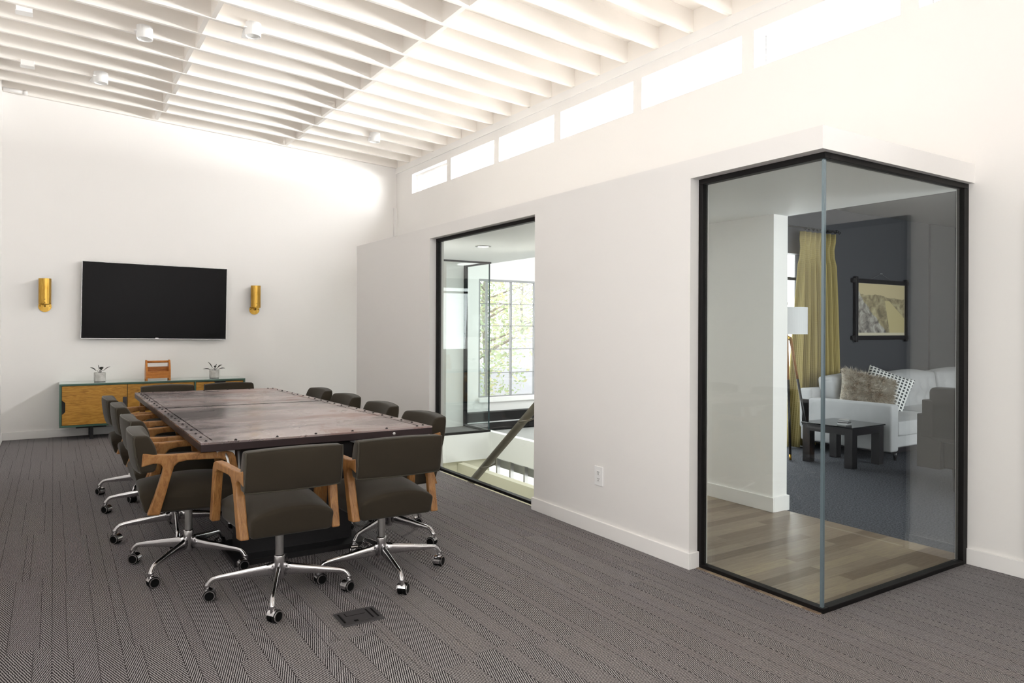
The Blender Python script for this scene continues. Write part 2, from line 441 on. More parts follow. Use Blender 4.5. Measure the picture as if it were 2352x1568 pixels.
# floors -----------------------------------------------------------
fl = G()
fl.box((XL - 0.1, YR - 0.2, -0.30), (X1 + 0.045, YB + 0.15, 0))
fl.box((X1 + 0.045, YR - 0.2, -0.30), (X2 + 0.17, YC + 0.04, 0))
fl.box((X1 + 0.045, 8.05, -0.30), (4.84, YB + 0.15, 0))
struct(fl.build('floor', M['carpet']))
struct(bx('floor', (X1 + 0.045, YC + 0.04, -0.30), (X2 + 0.13, YD - 0.06, 0.004), M['boards']))
struct(bx('floor', (X2 + 0.13, -0.6, -0.30), (12.2, 5.42, 0.0), M['lounge_carpet']))

# back wall, left wall, rear wall ------------------------------------
struct(G().hull([(XL - 0.15, YB, -0.3), (4.69, YB, -0.3), (4.69, YB, 4.5), (XL - 0.15, YB, 4.5)],
                [(XL - 0.15, YB + 0.15, -0.3), (4.69, YB + 0.15, -0.3), (4.69, YB + 0.15, 4.5), (XL - 0.15, YB + 0.15, 4.5)]).build('wall_back', M['block']))
lwl = G()
lwl.box((XL - 0.15, YR - 0.2, -0.3), (XL, YB, 0.9)); lwl.box((XL - 0.15, YR - 0.2, 2.6), (XL, YB, 4.6))
for a, b in ((YR - 0.2, -3.0), (-0.35, -0.05), (2.6, YB)): lwl.box((XL - 0.15, a, 0.9), (XL, b, 2.6))
struct(lwl.build('wall_left', M['wall']))
for i, (a, b) in enumerate(((-3.0, -0.35), (-0.05, 2.6))):  # unseen windows, added for light from the left
    wn = struct(thing('window_%d' % (i + 23), None, None))
    f = G(); x0, x1 = XL - 0.10, XL - 0.05
    f.box((x0, a, 0.9), (x1, a + 0.05, 2.6)); f.box((x0, b - 0.05, 0.9), (x1, b, 2.6))
    f.box((x0, a + 0.05, 0.9), (x1, b - 0.05, 0.95)); f.box((x0, a + 0.05, 2.55), (x1, b - 0.05, 2.6)); f.box((x0, (a + b) / 2 - 0.02, 0.95), (x1, (a + b) / 2 + 0.02, 2.55))
    f.build('window_frame', M['trim'], wn)
    bx('pane', (XL - 0.08, a + 0.05, 0.95), (XL - 0.074, b - 0.05, 2.55), M['glass_clear'], wn)
rw = G()
rw.box((XL, YR - 0.15, -0.3), (X2 + 0.17, YR, 2.35)); rw.box((XL, YR - 0.15, 3.70), (X2 + 0.17, YR, 4.6))
for a, b in ((XL, -0.1), (1.35, 1.55), (3.05, 3.25), (4.35, X2 + 0.17)): rw.box((a, YR - 0.15, 2.35), (b, YR, 3.70))
struct(rw.build('wall_rear', M['wall']))
for i, (a, b) in enumerate(((-0.1, 1.35), (1.55, 3.05), (3.25, 4.35))):  # unseen high windows, added for light from behind the camera
    wn = thing('window_%d' % (i + 20), None, None, (0, 0, 0)); struct(wn)
    f = G()
    f.box((a, YR - 0.1, 2.35), (a + 0.05, YR - 0.04, 3.70)); f.box((b - 0.05, YR - 0.1, 2.35), (b, YR - 0.04, 3.70))
    f.box((a + 0.05, YR - 0.1, 2.35), (b - 0.05, YR - 0.04, 2.40)); f.box((a + 0.05, YR - 0.1, 3.65), (b - 0.05, YR - 0.04, 3.70))
    f.box((a + 0.05, YR - 0.09, 3.0), (b - 0.05, YR - 0.05, 3.04))
    f.build('window_frame', M['bronze'], wn)
    bx('pane', (a + 0.05, YR - 0.072, 2.40), (b - 0.05, YR - 0.066, 3.65), M['glass_clear'], wn)

# tall wall with the clerestory ---------------------------------------
CZ0, CZ1, PER, OPW = 3.372, 3.662, 1.2425, 1.125
w0 = 2.480                     # near edge of the window seen largest at top right
wins = [(w0 + k * PER, w0 + k * PER + OPW) for k in range(-5, 6)]
tw = G()
T0, T1 = X2, X2 + 0.165
tw.box((T0, YR, CZ1), (T1, YB, 4.25))
tw.box((T0, YR, ZF), (T1, YC + 0.10, CZ0)); tw.box((T0, YC + 0.10, ZF + 0.02), (T1, 8.69, CZ0)); tw.box((T0, 8.69, ZF), (T1, YB, CZ0))
tw.box((T0, YR, -0.3), (T1, YC + 0.10, ZF))            # to the right of the glass corner
tw.box((T0, 8.69, -0.3), (4.79, YB, ZF))                 # far end, beyond the stair
tw.box((T0, 3.42, -0.3), (T1, 6.55, ZF))               # partition between hall and lounge
ys = [YR] + [c for ab in wins for c in ab] + [YB]
for k in range(0, len(ys), 2):
    if ys[k + 1] - ys[k] > 0.005: tw.box((T0, ys[k], CZ0), (T1, ys[k + 1], CZ1))
struct(tw.build('wall_right', M['wall']))
struct(bx('trim_1', (X2 - 0.018, YR, 3.765), (X2, YB, 3.853), M['trim']))
struct(bx('trim_2', (X2 - 0.05, YB - 0.05, ZT), (X2, YB, 3.23), M['trim']))
for i, (a, b) in enumerate(wins):
    wn = struct(thing('window_%d' % (i + 1), None, None))
    f = G(); x0, x1 = X2 + 0.085, X2 + 0.125
    f.box((x0, a, CZ0), (x1, a + 0.035, CZ1)); f.box((x0, b - 0.035, CZ0), (x1, b, CZ1))
    f.box((x0, a + 0.035, CZ0), (x1, b - 0.035, CZ0 + 0.03)); f.box((x0, a + 0.035, CZ1 - 0.03), (x1, b - 0.035, CZ1))
    f.build('window_frame', M['trim'], wn)
    f = G()
    f.box((x0 + 0.008, b - 0.043, CZ0 + 0.03), (x0 + 0.03, b - 0.035, CZ1 - 0.03))
    f.build('gasket', M['steel'], wn)
    bx('pane', (x0 + 0.016, a + 0.035, CZ0 + 0.03), (x0 + 0.022, b - 0.043, CZ1 - 0.03), M['glass_clear'], wn)

# ceiling: deck, joists, blocking ---------------------------------------
JD = 0.185
def sloped(x0, x1, y0, y1, zo0, zo1):
    g_ = G()
    g_.hull([(x0, y0, zj(x0) + zo0), (x1, y0, zj(x1) + zo0), (x1, y0, zj(x1) + zo1), (x0, y0, zj(x0) + zo1)],
            [(x0, y1, zj(x0) + zo0), (x1, y1, zj(x1) + zo0), (x1, y1, zj(x1) + zo1), (x0, y1, zj(x0) + zo1)])
    return g_
deck = sloped(XL - 0.1, 4.75, YR - 0.2, YB + 0.1, JD, JD + 0.06).build('ceiling', M['joist']); struct(deck)
JY = [9.905 - 0.405 * k for k in range(36)]
first = None
for k, y in enumerate(JY):
    o = sloped(XL, X2 + 0.04, -0.02, 0.02, 0, JD + 0.002)
    if k == 0:
        first = o.build('joist', M['joist'], deck, loc=(0, y, 0), bevel=0.003, seg=1)
    else:
        c = first.copy(); COL.objects.link(c); c.location = (0, y, 0)
sloped(XL, X2, YB - 0.045, YB - 0.002, 0, JD).build('ledger', M['joist'], deck)
bl = {}
ends = [YB - 0.065] + JY
for k in range(24):
    y = (ends[k] + ends[k + 1]) / 2; half = (ends[k] - ends[k + 1]) / 2 - 0.0205
    for xi, x in enumerate((1.14, 2.81)):
        sh = 0.022 if k % 2 else -0.022
        key = (xi, round(half, 3))
        if key not in bl:
            bl[key] = sloped(x - 0.02, x + 0.02, -half, half, 0.004, JD).build('blocking', M['joist'], deck, loc=(sh, y, 0))
        else:
            c = bl[key].copy(); COL.objects.link(c); c.location = (sh, y, 0)
# blocking panels between joist ends over the tall wall
for k in range(24):
    y = (ends[k] + ends[k + 1]) / 2; half = (ends[k] - ends[k + 1]) / 2 - 0.0205
    key = ('e', round(half, 3))
    if key not in bl:
        bl[key] = sloped(X2 - 0.012, X2 + 0.03, -half, half, 0.0, JD).build('end_blocking', M['joist'], deck, loc=(0, y, 0))
    else:
        c = bl[key].copy(); COL.objects.link(c); c.location = (0, y, 0)

# low projecting volume: wall with openings, fascia, soffit ---------------
T = 0.15
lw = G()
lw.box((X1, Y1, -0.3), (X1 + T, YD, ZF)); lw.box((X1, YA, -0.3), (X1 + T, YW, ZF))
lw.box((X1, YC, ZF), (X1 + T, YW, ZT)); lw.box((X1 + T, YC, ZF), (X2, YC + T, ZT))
struct(lw.build('wall_front', M['wall_dim']))
hc = G(); hc.box((X1 + T, YC + T, ZF), (T1, 5.45, ZF + 0.015)); hc.box((X1 + T, 5.45, ZF), (4.94, 8.19, ZF + 0.015))
struct(hc.build('ceiling', M['inner']))
struct(bx('ceiling', (X1 + T, 8.2, ZF), (X2, YW, ZT), M['wall']) if False else bx('trim_3', (X1 + 0.002, 8.19, ZF), (4.94, 8.205, ZT), M['trim']))

# unseen dark door, added so the corner glass reflects something dark
dr = struct(thing('added_door_1', None, None))
bx('added_leaf', (X2 - 0.012, 0.30, 0.012), (X2 - 0.001, 1.735, 2.05), M['slate'], dr)
f = G(); f.box((X2 - 0.02, 0.22, 0), (X2 - 0.001, 0.30, 2.09)); f.box((X2 - 0.02, 1.735, 0), (X2 - 0.001, 1.765, 2.09)); f.box((X2 - 0.02, 0.30, 2.05), (X2 - 0.001, 1.735, 2.09))
f.build('added_casing', M['bronze'], dr)
G().tube([(X2 - 0.012, 0.40, 1.0), (X2 - 0.06, 0.40, 1.0), (X2 - 0.06, 0.52, 1.0)], 0.009, 10).build('added_handle', M['steel'], dr, smooth=True)

# baseboards ---------------------------------------------------------------
def base(name, pts_boxes): 
    g_ = G()
    for a, b in pts_boxes: g_.box(a, b)
    struct(g_.build(name, M['trim'], bevel=0.002, seg=1))
BH, BT = 0.093, 0.015
base('baseboard_front', [((X1 - BT, Y1 - BT, 0), (X1, YD + BT, BH)), ((X1, Y1 - BT, 0), (X1 + 0.068, Y1, BH)), ((X1, YD, 0), (X1 + 0.068, YD + BT, BH)),
                         ((X1 - BT, YA - BT, 0), (X1, YW + BT, BH)), ((X1, YW, 0), (X1 + T, YW + BT, BH))])
base('baseboard_back', [((XL + BT, YB - BT, 0), (X2 - BT, YB, BH))])
base('baseboard_left', [((XL, YR, 0), (XL + BT, YB, BH))])
base('baseboard_right', [((X2 - BT, YR, 0), (X2, 0.22, BH)), ((X2 - BT, 1.767, 0), (X2, YC + 0.03, BH)), ((X2 - BT, 8.70, 0), (X2, YB - BT, BH))])
base('baseboard_hall', [((X2 - BT, 3.42 - BT, 0.004), (X2, YD - 0.06, BH + 0.02)), ((X2, 3.42 - BT, 0), (T1, 3.42, BH + 0.02)), ((T1, 3.42 - BT, 0), (T1 + BT, 5.28, BH + 0.02))])

# glazing --------------------------------------------------------------------
EX, EY, FW = 0.086, 0.05, 0.026
GX, GY = X1 + EX, YC + EY
wn = struct(thing('window_30', None, None))
f = G()
f.box((GX - 0.02, GY - 0.02, 0), (GX + 0.025, Y1, 0.024)); f.box((GX + 0.025, GY - 0.02, 0), (X2 - 0.05, GY + 0.025, 0.024))
f.box((GX - 0.02, GY - 0.02, ZF - 0.03), (GX + 0.025, Y1, ZF)); f.box((GX + 0.025, GY - 0.02, ZF - 0.03), (X2, GY + 0.025, ZF))
f.box((GX - 0.02, Y1 - 0.03, 0.024), (GX + 0.025, Y1, ZF - 0.03)); f.box((X2 - 0.05, GY - 0.02, 0.0), (X2, GY + 0.025, ZF - 0.03))
f.build('window_frame', M['bronze'], wn, bevel=0.002, seg=1)
bx('pane', (GX - 0.005, GY + 0.008, 0.02), (GX + 0.007, Y1 - 0.028, ZF - 0.028), M['glass'], wn)
bx('pane', (GX + 0.010, GY - 0.005, 0.02), (X2 - 0.048, GY + 0.007, ZF - 0.028), M['glass'], wn)
bx('glass_joint', (GX - 0.006, GY - 0.006, 0.02), (GX + 0.009, GY + 0.008, ZF - 0.028), M['glass_edge'], wn)
wn = struct(thing('window_31', None, None))
f = G()
f.box((GX - 0.02, YD, 0), (GX + 0.025, YA, 0.024)); f.box((GX - 0.02, YD, ZF - 0.03), (GX + 0.025, YA, ZF))
f.box((GX - 0.02, YA - 0.03, 0.024), (GX + 0.025, YA, ZF - 0.03)); f.box((GX - 0.02, YD, 0.024), (GX + 0.025, YD + 0.03, ZF - 0.03))
f.build('window_frame', M['bronze'], wn, bevel=0.002, seg=1)
bx('pane', (GX - 0.005, YD + 0.028, 0.02), (GX + 0.007, YA - 0.028, ZF - 0.028), M['glass'], wn)
# glass corner across the stairwell
wn = struct(thing('window_32', None, None))
f = G()
f.box((X1 + T, 8.03, 0), (4.84, 8.07, 0.03)); f.box((4.80, 8.07, 0), (4.84, 8.69, 0.03))
f.box((X1 + T, 8.03, ZF - 0.02), (4.84, 8.07, ZF)); f.box((4.80, 8.07, ZF - 0.02), (4.84, 8.69, ZF))
f.box((4.79, 8.66, 0.0), (4.84, 8.70, ZF))
f.build('window_frame', M['bronze'], wn)
bx('pane', (X1 + T, 8.045, 0.03), (4.815, 8.055, ZF - 0.02), M['glass'], wn)
bx('pane', (4.815, 8.057, 0.03), (4.825, 8.66, ZF - 0.02), M['glass'], wn)
bx('glass_joint', (4.815, 8.043, 0.03), (4.829, 8.056, ZF - 0.02), mat('glass_joint', (0.02, 0.05, 0.055), 0.2), wn)

# stairwell and atrium ---------------------------------------------------------
st = G()
st.box((X1 + 0.045, 8.06, -2.9), (4.84, 8.16, -0.30))
struct(st.build('wall_stair_far', M['cream']))
struct(bx('trim_6', (X1 + 0.045, 8.03, -0.345), (4.84, 8.05, -0.001), M['inner']))
st = G()
st.box((4.84, 6.55, -0.32), (4.93, 10.41, 0.0))       # slab edge
st.box((4.84, 4.37, -2.9), (4.93, 10.41, -0.72))
struct(st.build('wall_stair_side', M['inner']))
wn = struct(thing('window_33', None, None))
f = G()
for k in range(12): f.box((4.85, 6.6 + k * 0.32, -0.72), (4.90, 6.625 + k * 0.32, -0.32))
f.build('window_frame', M['steel'], wn)
bx('pane', (4.872, 6.55, -0.72), (4.878, 10.40, -0.32), M['glass_clear'], wn)
struct(bx('wall_stair_near', (X1 + 0.045, YD - 0.16, -2.9), (4.84, YD - 0.06, -0.30), M['cream']))
struct(bx('wall_stair_room', (X1 - 0.05, YD - 0.06, -2.9), (X1 + 0.045, 8.05, -0.30), M['cream']))
struct(bx('floor', (X1, YD - 0.06, -3.0), (9.0, 10.4, -2.9), M['boards']))
# dwarf wall beside the stair flight
struct(G().prism_x([(4.45, -2.9), (8.05, -2.9), (8.05, -0.365), (4.45, -0.365)], 4.36, 4.45).build('wall_stair_dwarf', M['cream']))
# stair flight, going down away from the camera
sf = G(); n = 13
for k in range(n):
    sf.box((3.25, YD - 0.06 + k * 0.235, -0.18 * (k + 1) - 0.18), (4.30, YD - 0.06 + (k + 1) * 0.235 + 0.02, -0.18 * (k + 1)))
struct(sf.build('stair_flight', M['inner']))
# handrail on the stair
hr = thing('handrail', 'round taupe stair handrail slanting up behind the tall narrow glass opening', 'handrail', (3.35, 5.35, 0.33))
p0, p1 = Vector((0, 0.95, -0.731)), Vector((0, -0.70, 0.539))
G().tube([p0, p1], 0.034, 16).build('rail', M['railwood'], hr, smooth=True)
for t_ in (0.12, 0.5, 0.88):
    q = p0.lerp(p1, t_)
    G().tube([q + Vector((0, 0, -0.03)), q + Vector((0.0, 0, -0.09)), q + Vector((-0.08, 0, -0.11)), q + Vector((-0.16, 0, -0.11))], 0.008, 8).build('bracket', M['railwood'], hr, smooth=True)
# atrium shell beyond
struct(bx('floor', (4.93, 5.45, -0.46), (9.0, 10.4, -0.36), M['ground']))
struct(bx('ceiling', (4.69, 5.45, 2.95), (9.0, 10.6, 3.05), M['inner']))
AX0, AX1, AZ0, AZ1 = 6.03, 8.50, 0.185, 2.19
aw = G()
aw.box((4.69, 10.41, -0.46), (AX0, 10.56, 2.95)); aw.box((AX1, 10.41, -0.46), (9.0, 10.56, 2.95))
aw.box((AX0, 10.41, -0.46), (AX1, 10.56, AZ0)); aw.box((AX0, 10.41, AZ1), (AX1, 10.56, 2.95))
struct(aw.build('wall_atrium', M['cream'] if False else M['wall']))
aw = G()
aw.box((9.0, 5.43, -0.46), (9.12, 6.2, 2.95)); aw.box((9.0, 9.8, -0.46), (9.12, 10.56, 2.95)); aw.box((9.0, 6.2, -0.46), (9.12, 9.8, 0.4)); aw.box((9.0, 6.2, 2.6), (9.12, 9.8, 2.95))  # unseen side opening, added to let light into the stair hall
struct(aw.build('wall_atrium_side', M['wall']))
wn = struct(thing('window_34', None, None))
f = G()
for x in (6.05, 6.20, 6.69, 7.18, 7.67, 8.16, 8.48): f.box((x - 0.012, 10.42, AZ0), (x + 0.014, 10.47, AZ1))
for z in (0.594, 0.999, 1.397, 1.773): f.box((AX0, 10.425, z - 0.007), (AX1, 10.465, z + 0.007))
f.box((AX0, 10.415, AZ1 - 0.035), (AX1, 10.475, AZ1)); f.box((AX0, 10.415, AZ0), (AX1, 10.475, AZ0 + 0.02))
f.build('window_frame', M['greymetal'], wn)
bx('pane', (AX0, 10.443, AZ0 + 0.02), (AX1, 10.447, AZ1 - 0.035), M['glass_clear'], wn)
struct(bx('trim_4', (AX0, 10.36, AZ0 - 0.08), (AX1, 10.41, AZ0 - 0.005), M['trim']))
ht = thing('baseboard_heater', 'long dark baseboard heater under the gridded stair hall window', 'heater', (6.9, 10.30, -0.36))
bx('casing', (-1.5, -0.08, 0.02), (1.5, 0.10, 0.14), M['bronze'], ht)
bx('casing', (-1.5, -0.06, 0.16), (1.5, 0.10, 0.31), M['bronze'], ht)
bx('trim_strip', (-1.5, -0.075, 0.14), (1.5, 0.10, 0.16), M['silver'], ht)
# recessed downlight in the hall ceiling
dl = thing('downlight', 'small round recessed downlight in the ceiling behind the tall narrow opening', 'light', (3.81, 6.49, ZF))
G().lathe([(0.062, 0.0), (0.085, 0.0), (0.085, -0.006), (0.062, -0.008)], n=28, ring=True).build('trim_ring', M['steel'], dl, smooth=False)
G().lathe([(0.0, -0.003), (0.062, -0.003), (0.062, -0.001), (0.0, -0.001)], n=24).build('lens', M['lamp_lit'], dl)
for x_, y_ in ((3.81, 6.49),):
    ll = bpy.data.lights.new('downlight_lamp', 'AREA'); ll.shape = 'DISK'; ll.size = 0.12; ll.energy = 30; ll.color = (1, 0.97, 0.92)
    lo = bpy.data.objects.new('downlight_lamp', ll); COL.objects.link(lo); lo.location = (x_, y_, ZF - 0.012)

# outside the atrium window: trees, white building, ground
setp(bx('ground', (2, 10.6, -3.3), (40, 40, -3.2), M['ground']), kind='structure')
def tree(x, y, h, r, label, seed, mats):
    q = random.Random(seed)
    t = thing('tree', label, 'tree', (x, y, -3.2), 0, 'trees outside the stair hall window')
    g_ = G().tube([(0, 0, 0), (0.1, 0, h * 0.3), (-0.05, 0.1, h * 0.6), (0.1, 0, h * 0.85)], [0.16, 0.12, 0.09, 0.03], 8)
    for k in range(7):
        a = q.uniform(0, 2 * PI); z = h * q.uniform(0.4, 0.75)
        g_.tube([(0, 0, z), (math.cos(a) * r * 0.4, math.sin(a) * r * 0.4, z + 0.4), (math.cos(a) * r * 0.8, math.sin(a) * r * 0.8, z + 0.7)], [0.05, 0.035, 0.012], 6)
    g_.build('trunk', M['bark'], t, smooth=True)
    g_ = G()
    for k in range(2600):
        while True:
            p = Vector((q.uniform(-1, 1), q.uniform(-1, 1), q.uniform(-1, 1)))
            if p.length < 1 and p.length > q.uniform(0.2, 0.8): break
        p = Vector((p.x * r, p.y * r, h * 0.66 + p.z * h * 0.36))
        d = Vector((q.gauss(0, 1), q.gauss(0, 1), q.gauss(0, 1))).normalized(); e = d.orthogonal().normalized(); s_ = q.uniform(0.026, 0.05) * r
        g_.cur = 0 if q.random() < 0.7 else 1
        g_.add([p - d * s_, p + e * s_ * 0.5, p + d * s_, p - e * s_ * 0.5], [(0, 1, 2, 3)])
    setp(g_.build('foliage', mats, t), kind='stuff')
tree(8.7, 15.5, 6.4, 1.6, 'leafy green tree nearest to the gridded stair hall window', 3, [M['foliage'], M['foliage_yellow']])
tree(14.2, 24.0, 9.0, 2.5, 'yellow-green tree farther off, through the middle window panes', 5, [M['foliage_yellow'], M['foliage']])
tree(25.6, 38.5, 10.0, 4.0, 'green tree rising behind the white building at the right of the window', 8, [M['foliage'], M['foliage_yellow']])
bd = thing('building', 'plain white building outside the lower right of the gridded window', 'building', (19.4, 30.0, -3.2))
bx('wall', (0, 0, 0), (8.5, 3, 4.05), M['stucco'], bd)
bx('roof_edge', (-0.1, -0.1, 4.05), (8.6, 3.1, 4.15), M['silver'], bd)
bx('porch', (-4.5, -2.6, 0), (8.5, 0, 2.75), M['stucco'], bd)

# ------------------------------------------------------------------ lounge
LX0, LX1, LY0, LY1, LZ = X2 + 0.165, 12.0, -0.4, 5.3, 2.86
lg = G()
WX0, WX1, WZ1 = 5.15, 7.56, 2.263
lg.box((LX0, LY1, 0), (WX0, LY1 + 0.12, 2.95)); lg.box((WX1, LY1, 0), (10.42, LY1 + 0.12, 2.95)); lg.box((WX0, LY1, WZ1), (WX1, LY1 + 0.12, 2.95))
lg.box((10.42, LY1 - 0.03, 0), (LX1, LY1 + 0.12, 2.95))
struct(lg.build('wall_lounge_far', M['slate']))
struct(bx('wall_lounge_side', (LX1, LY0, 0), (LX1 + 0.12, LY1 + 0.12, 2.95), M['slate']))
lg = G()
lg.box((LX0, LY0 - 0.12, 0), (5.9, LY0, 2.95)); lg.box((9.3, LY0 - 0.12, 0), (LX1, LY0, 2.95)); lg.box((5.9, LY0 - 0.12, 0), (9.3, LY0, 0.8)); lg.box((5.9, LY0 - 0.12, 2.4), (9.3, LY0, 2.95))  # unseen opening, added to let light onto the sofa
struct(lg.build('wall_lounge_near', M['slate']))
struct(bx('ceiling', (LX0, LY0 - 0.12, LZ), (LX1 + 0.12, LY1 + 0.12, LZ + 0.1), paint('grey_ceiling', (0.24, 0.235, 0.23))))
struct(bx('wall_lounge_header', (T1, LY0, ZF), (T1 + 0.02, LY1, LZ), M['slate']))
wn = struct(thing('window_35', None, None))
f = G()
for x in (WX0, 6.55, WX1 - 0.04): f.box((x, LY1 + 0.02, 0.0), (x + 0.04, LY1 + 0.07, WZ1))
for z in (0.0, 0.62, 1.95): f.box((WX0 + 0.04, LY1 + 0.025, z), (WX1 - 0.04, LY1 + 0.065, z + 0.035))
f.build('window_frame', M['bronze'], wn)
bx('pane', (WX0, LY1 + 0.043, 0.035), (WX1, LY1 + 0.048, WZ1), M['glass_clear'], wn)

# curtain and rod
cu = thing('curtain', 'yellow checked pleated curtain hanging to the lounge floor beside the dark wall', 'curtain', (7.70, 5.17, 0))
nx_, nz_ = 120, 26
vs, fs, uv = [], [], []
for j in range(nz_ + 1):
    t_ = j / nz_; z = 0.012 + t_ * 2.50
    wid = 0.60 + 0.42 * (1 - t_) ** 1.0 if t_ < 0.93 else 0.60 + 0.03
    amp = (0.035 + 0.035 * (1 - t_)) * (0.45 if 0.88 < t_ < 0.94 else 1.0)
    for i in range(nx_ + 1):
        s_ = i / nx_
        x = -0.28 + (s_ - 0.30) * 1.0 * wid + 0.10 * (t_) 
        y = amp * math.sin(s_ * 2 * PI * 7.0 + 0.6 * math.sin(s_ * 9 + t_ * 1.3)) + 0.012 * math.sin(s_ * 40 + t_ * 4)
        vs.append((x, y, z)); uv.append((s_ * 1.6, t_ * 1.3))
for j in range(nz_):
    for i in range(nx_):
        a = j * (nx_ + 1) + i; fs.append((a, a + 1, a + nx_ + 2, a + nx_ + 1))
me = bpy.data.meshes.new('panel'); me.from_pydata(vs, [], fs)
ul = me.uv_layers.new(name='UVMap')
for lp in me.loops: ul.data[lp.index].uv = uv[lp.vertex_index]
me.polygons.foreach_set('use_smooth', [True] * len(me.polygons)); me.materials.append(M['curtain'])
po = bpy.data.objects.new('panel', me); COL.objects.link(po); po.parent = cu
md = po.modifiers.new('t', 'SOLIDIFY'); md.thickness = 0.004
for k in range(9):
    G().lathe([(0.010, 0.0), (0.016, 0.0), (0.016, 0.006), (0.010, 0.006)], n=12, ring=True, M4=Matrix.Translation((-0.30 + 0.085 * k, 0.0, 2.545)) @ Matrix.Rotation(PI / 2, 4, 'Y')).build('curtain_ring', M['black'], cu)
rd = thing('curtain_rod', 'thin dark curtain rod above the checked curtain in the lounge', 'curtain rod', (6.6, 5.17, 2.556))
G().tube([(-1.4, 0, 0), (1.42, 0, 0)], 0.009, 10).build('rod', M['steel'], rd, smooth=True)
for x in (-1.2, 1.36):
    bx('bracket', (x - 0.01, 0, -0.012), (x + 0.01, 0.128, 0.012), M['black'], rd)
G().lathe([(0.0, -0.02), (0.018, -0.012), (0.018, 0.012), (0.0, 0.02)], n=12, M4=Matrix.Translation((1.43, 0, 0)) @ Matrix.Rotation(PI / 2, 4, 'Y')).build('finial', M['black'], rd, smooth=True)

# floor lamp
fl_ = thing('floor_lamp', 'tripod floor lamp with white drum shade between partition and curtain', 'lamp', (6.625, 4.85, 0))
ap = Vector((0, 0, 1.28))
for k, (fx_, fy_) in enumerate(((-0.146, -0.166), (0.30, -0.10), (0.03, 0.20))):
    foot = Vector((fx_, fy_, 0.0)); sp_ = ap + Vector((fx_, fy_, 0)) * 0.16
    lg_ = G().tube([sp_ + Vector((0, 0, 0.0)), sp_.lerp(foot, 0.35)], [0.016, 0.014], 10).build('leg', M['oak'], fl_, smooth=True)
    G().tube([sp_.lerp(foot, 0.35), sp_.lerp(foot, 0.955)], [0.0145, 0.012], 10).build('leg_sleeve', M['black'], lg_, smooth=True)
    G().tube([sp_.lerp(foot, 0.955), foot], [0.0125, 0.011], 10).build('foot_cap', M['brass'], lg_, smooth=True)
G().lathe([(0.0, 1.25), (0.045, 1.25), (0.05, 1.285), (0.02, 1.30), (0.012, 1.36), (0.0, 1.36)], n=18).build('hub', M['brass'], fl_, smooth=True)
G().lathe([(0.215, 1.315), (0.215, 1.60), (0.210, 1.60), (0.210, 1.315)], n=48, ring=True).build('lamp_shade', M['shade'], fl_, smooth=False)
G().lathe([(0.0, 1.36), (0.008, 1.36), (0.008, 1.62), (0.016, 1.63), (0.016, 1.66), (0.0, 1.665)], n=12).build('finial', M['brass'], fl_, smooth=True)

# hanging landscape print
pc = thing('landscape_print', 'sepia river valley print in a dark crossed stick frame on the grey wall', 'picture', (9.185, 5.268, 1.625))
for z in (0.365, -0.365): bx('frame_stick', (-0.66, -0.012, z - 0.028), (0.66, 0.012, z + 0.028), M['blackwood'], pc, bevel=0.003)
for x in (-0.585, 0.585): bx('frame_stick', (x - 0.026, -0.020, -0.42), (x + 0.026, 0.002, 0.42), M['blackwood'], pc, bevel=0.003)
def uvquad(name, m, parent, x0, x1, z0, z1, y, th=0.004):
    me = bpy.data.meshes.new(name)
    me.from_pydata([(x0, y, z0), (x1, y, z0), (x1, y, z1), (x0, y, z1), (x0, y + th, z0), (x1, y + th, z0), (x1, y + th, z1), (x0, y + th, z1)], [],
                   [(0, 1, 2, 3), (7, 6, 5, 4), (0, 4, 5, 1), (1, 5, 6, 2), (2, 6, 7, 3), (3, 7, 4, 0)])
    ul = me.uv_layers.new(name='UVMap')
    cc = [(0, 0), (1, 0), (1, 1), (0, 1)] * 2
    for lp in me.loops: ul.data[lp.index].uv = cc[lp.vertex_index]
    me.materials.append(m)
    o = bpy.data.objects.new(name, me); COL.objects.link(o); o.parent = parent; return o
uvquad('margin', mat('print_margin', (0.70, 0.64, 0.48), 0.7), pc, -0.562, 0.562, -0.345, 0.345, 0.004)
uvquad('print', M['print'], pc, -0.55, 0.55, -0.30, 0.335, 0.001, 0.003)
G().tube([(-0.28, 0.0, 0.387), (0.0, 0.01, 0.475), (0.24, 0.0, 0.387)], 0.0022, 6).build('string', M['silver'], pc)
G().lathe([(0.0, -0.01), (0.006, -0.01), (0.006, 0.02), (0.0, 0.02)], n=8, M4=Matrix.Translation((0, 0.012, 0.478)) @ Matrix.Rotation(PI / 2, 4, 'X')).build('nail', M['silver'], pc)

# sofa (along the dark wall)
sx0, sx1, sy0, sy1 = 7.16, 10.55, 4.0, 5.05
so = thing('sofa', 'pale grey tufted sofa along the dark lounge wall', 'sofa', (sx0, sy0, 0))
Lx, Dy = sx1 - sx0, sy1 - sy0
def pillow(cx, cy, cz, w, d, h, tufts=(), crown=0.03, puff=0.03, lean=0.0):
    def fn(u, v, w_):
        x = u * w / 2; y = v * d / 2; z = w_ * h / 2
        z += (1 if w_ > 0 else 0.3) * abs(w_) * crown * (1 - u * u) * (1 - v * v) * (1 if w_ >= 0 else -1)
        y += v * puff * (1 - u * u) * (1 - w_ * w_)
        for (tu, tw) in tufts:
            if v < 0:
                q = math.exp(-(((u - tu) * w / 2) ** 2 + ((w_ - tw) * h / 2) ** 2) / 0.0034); y += 0.055 * q * -v
        y += lean * (z + h / 2)
        return (cx + x, cy + y, cz + z)
    g_ = G().cube_grid(22, 4, 14, fn); g_.fn = fn; return g_
bx('base', (0.10, 0.05, 0.14), (Lx, Dy, 0.27), M['sofa'], so, bevel=0.02, seg=3)
bx('base_rail', (0.06, 0.04, 0.095), (Lx, Dy, 0.145), M['blackwood'], so, bevel=0.004)
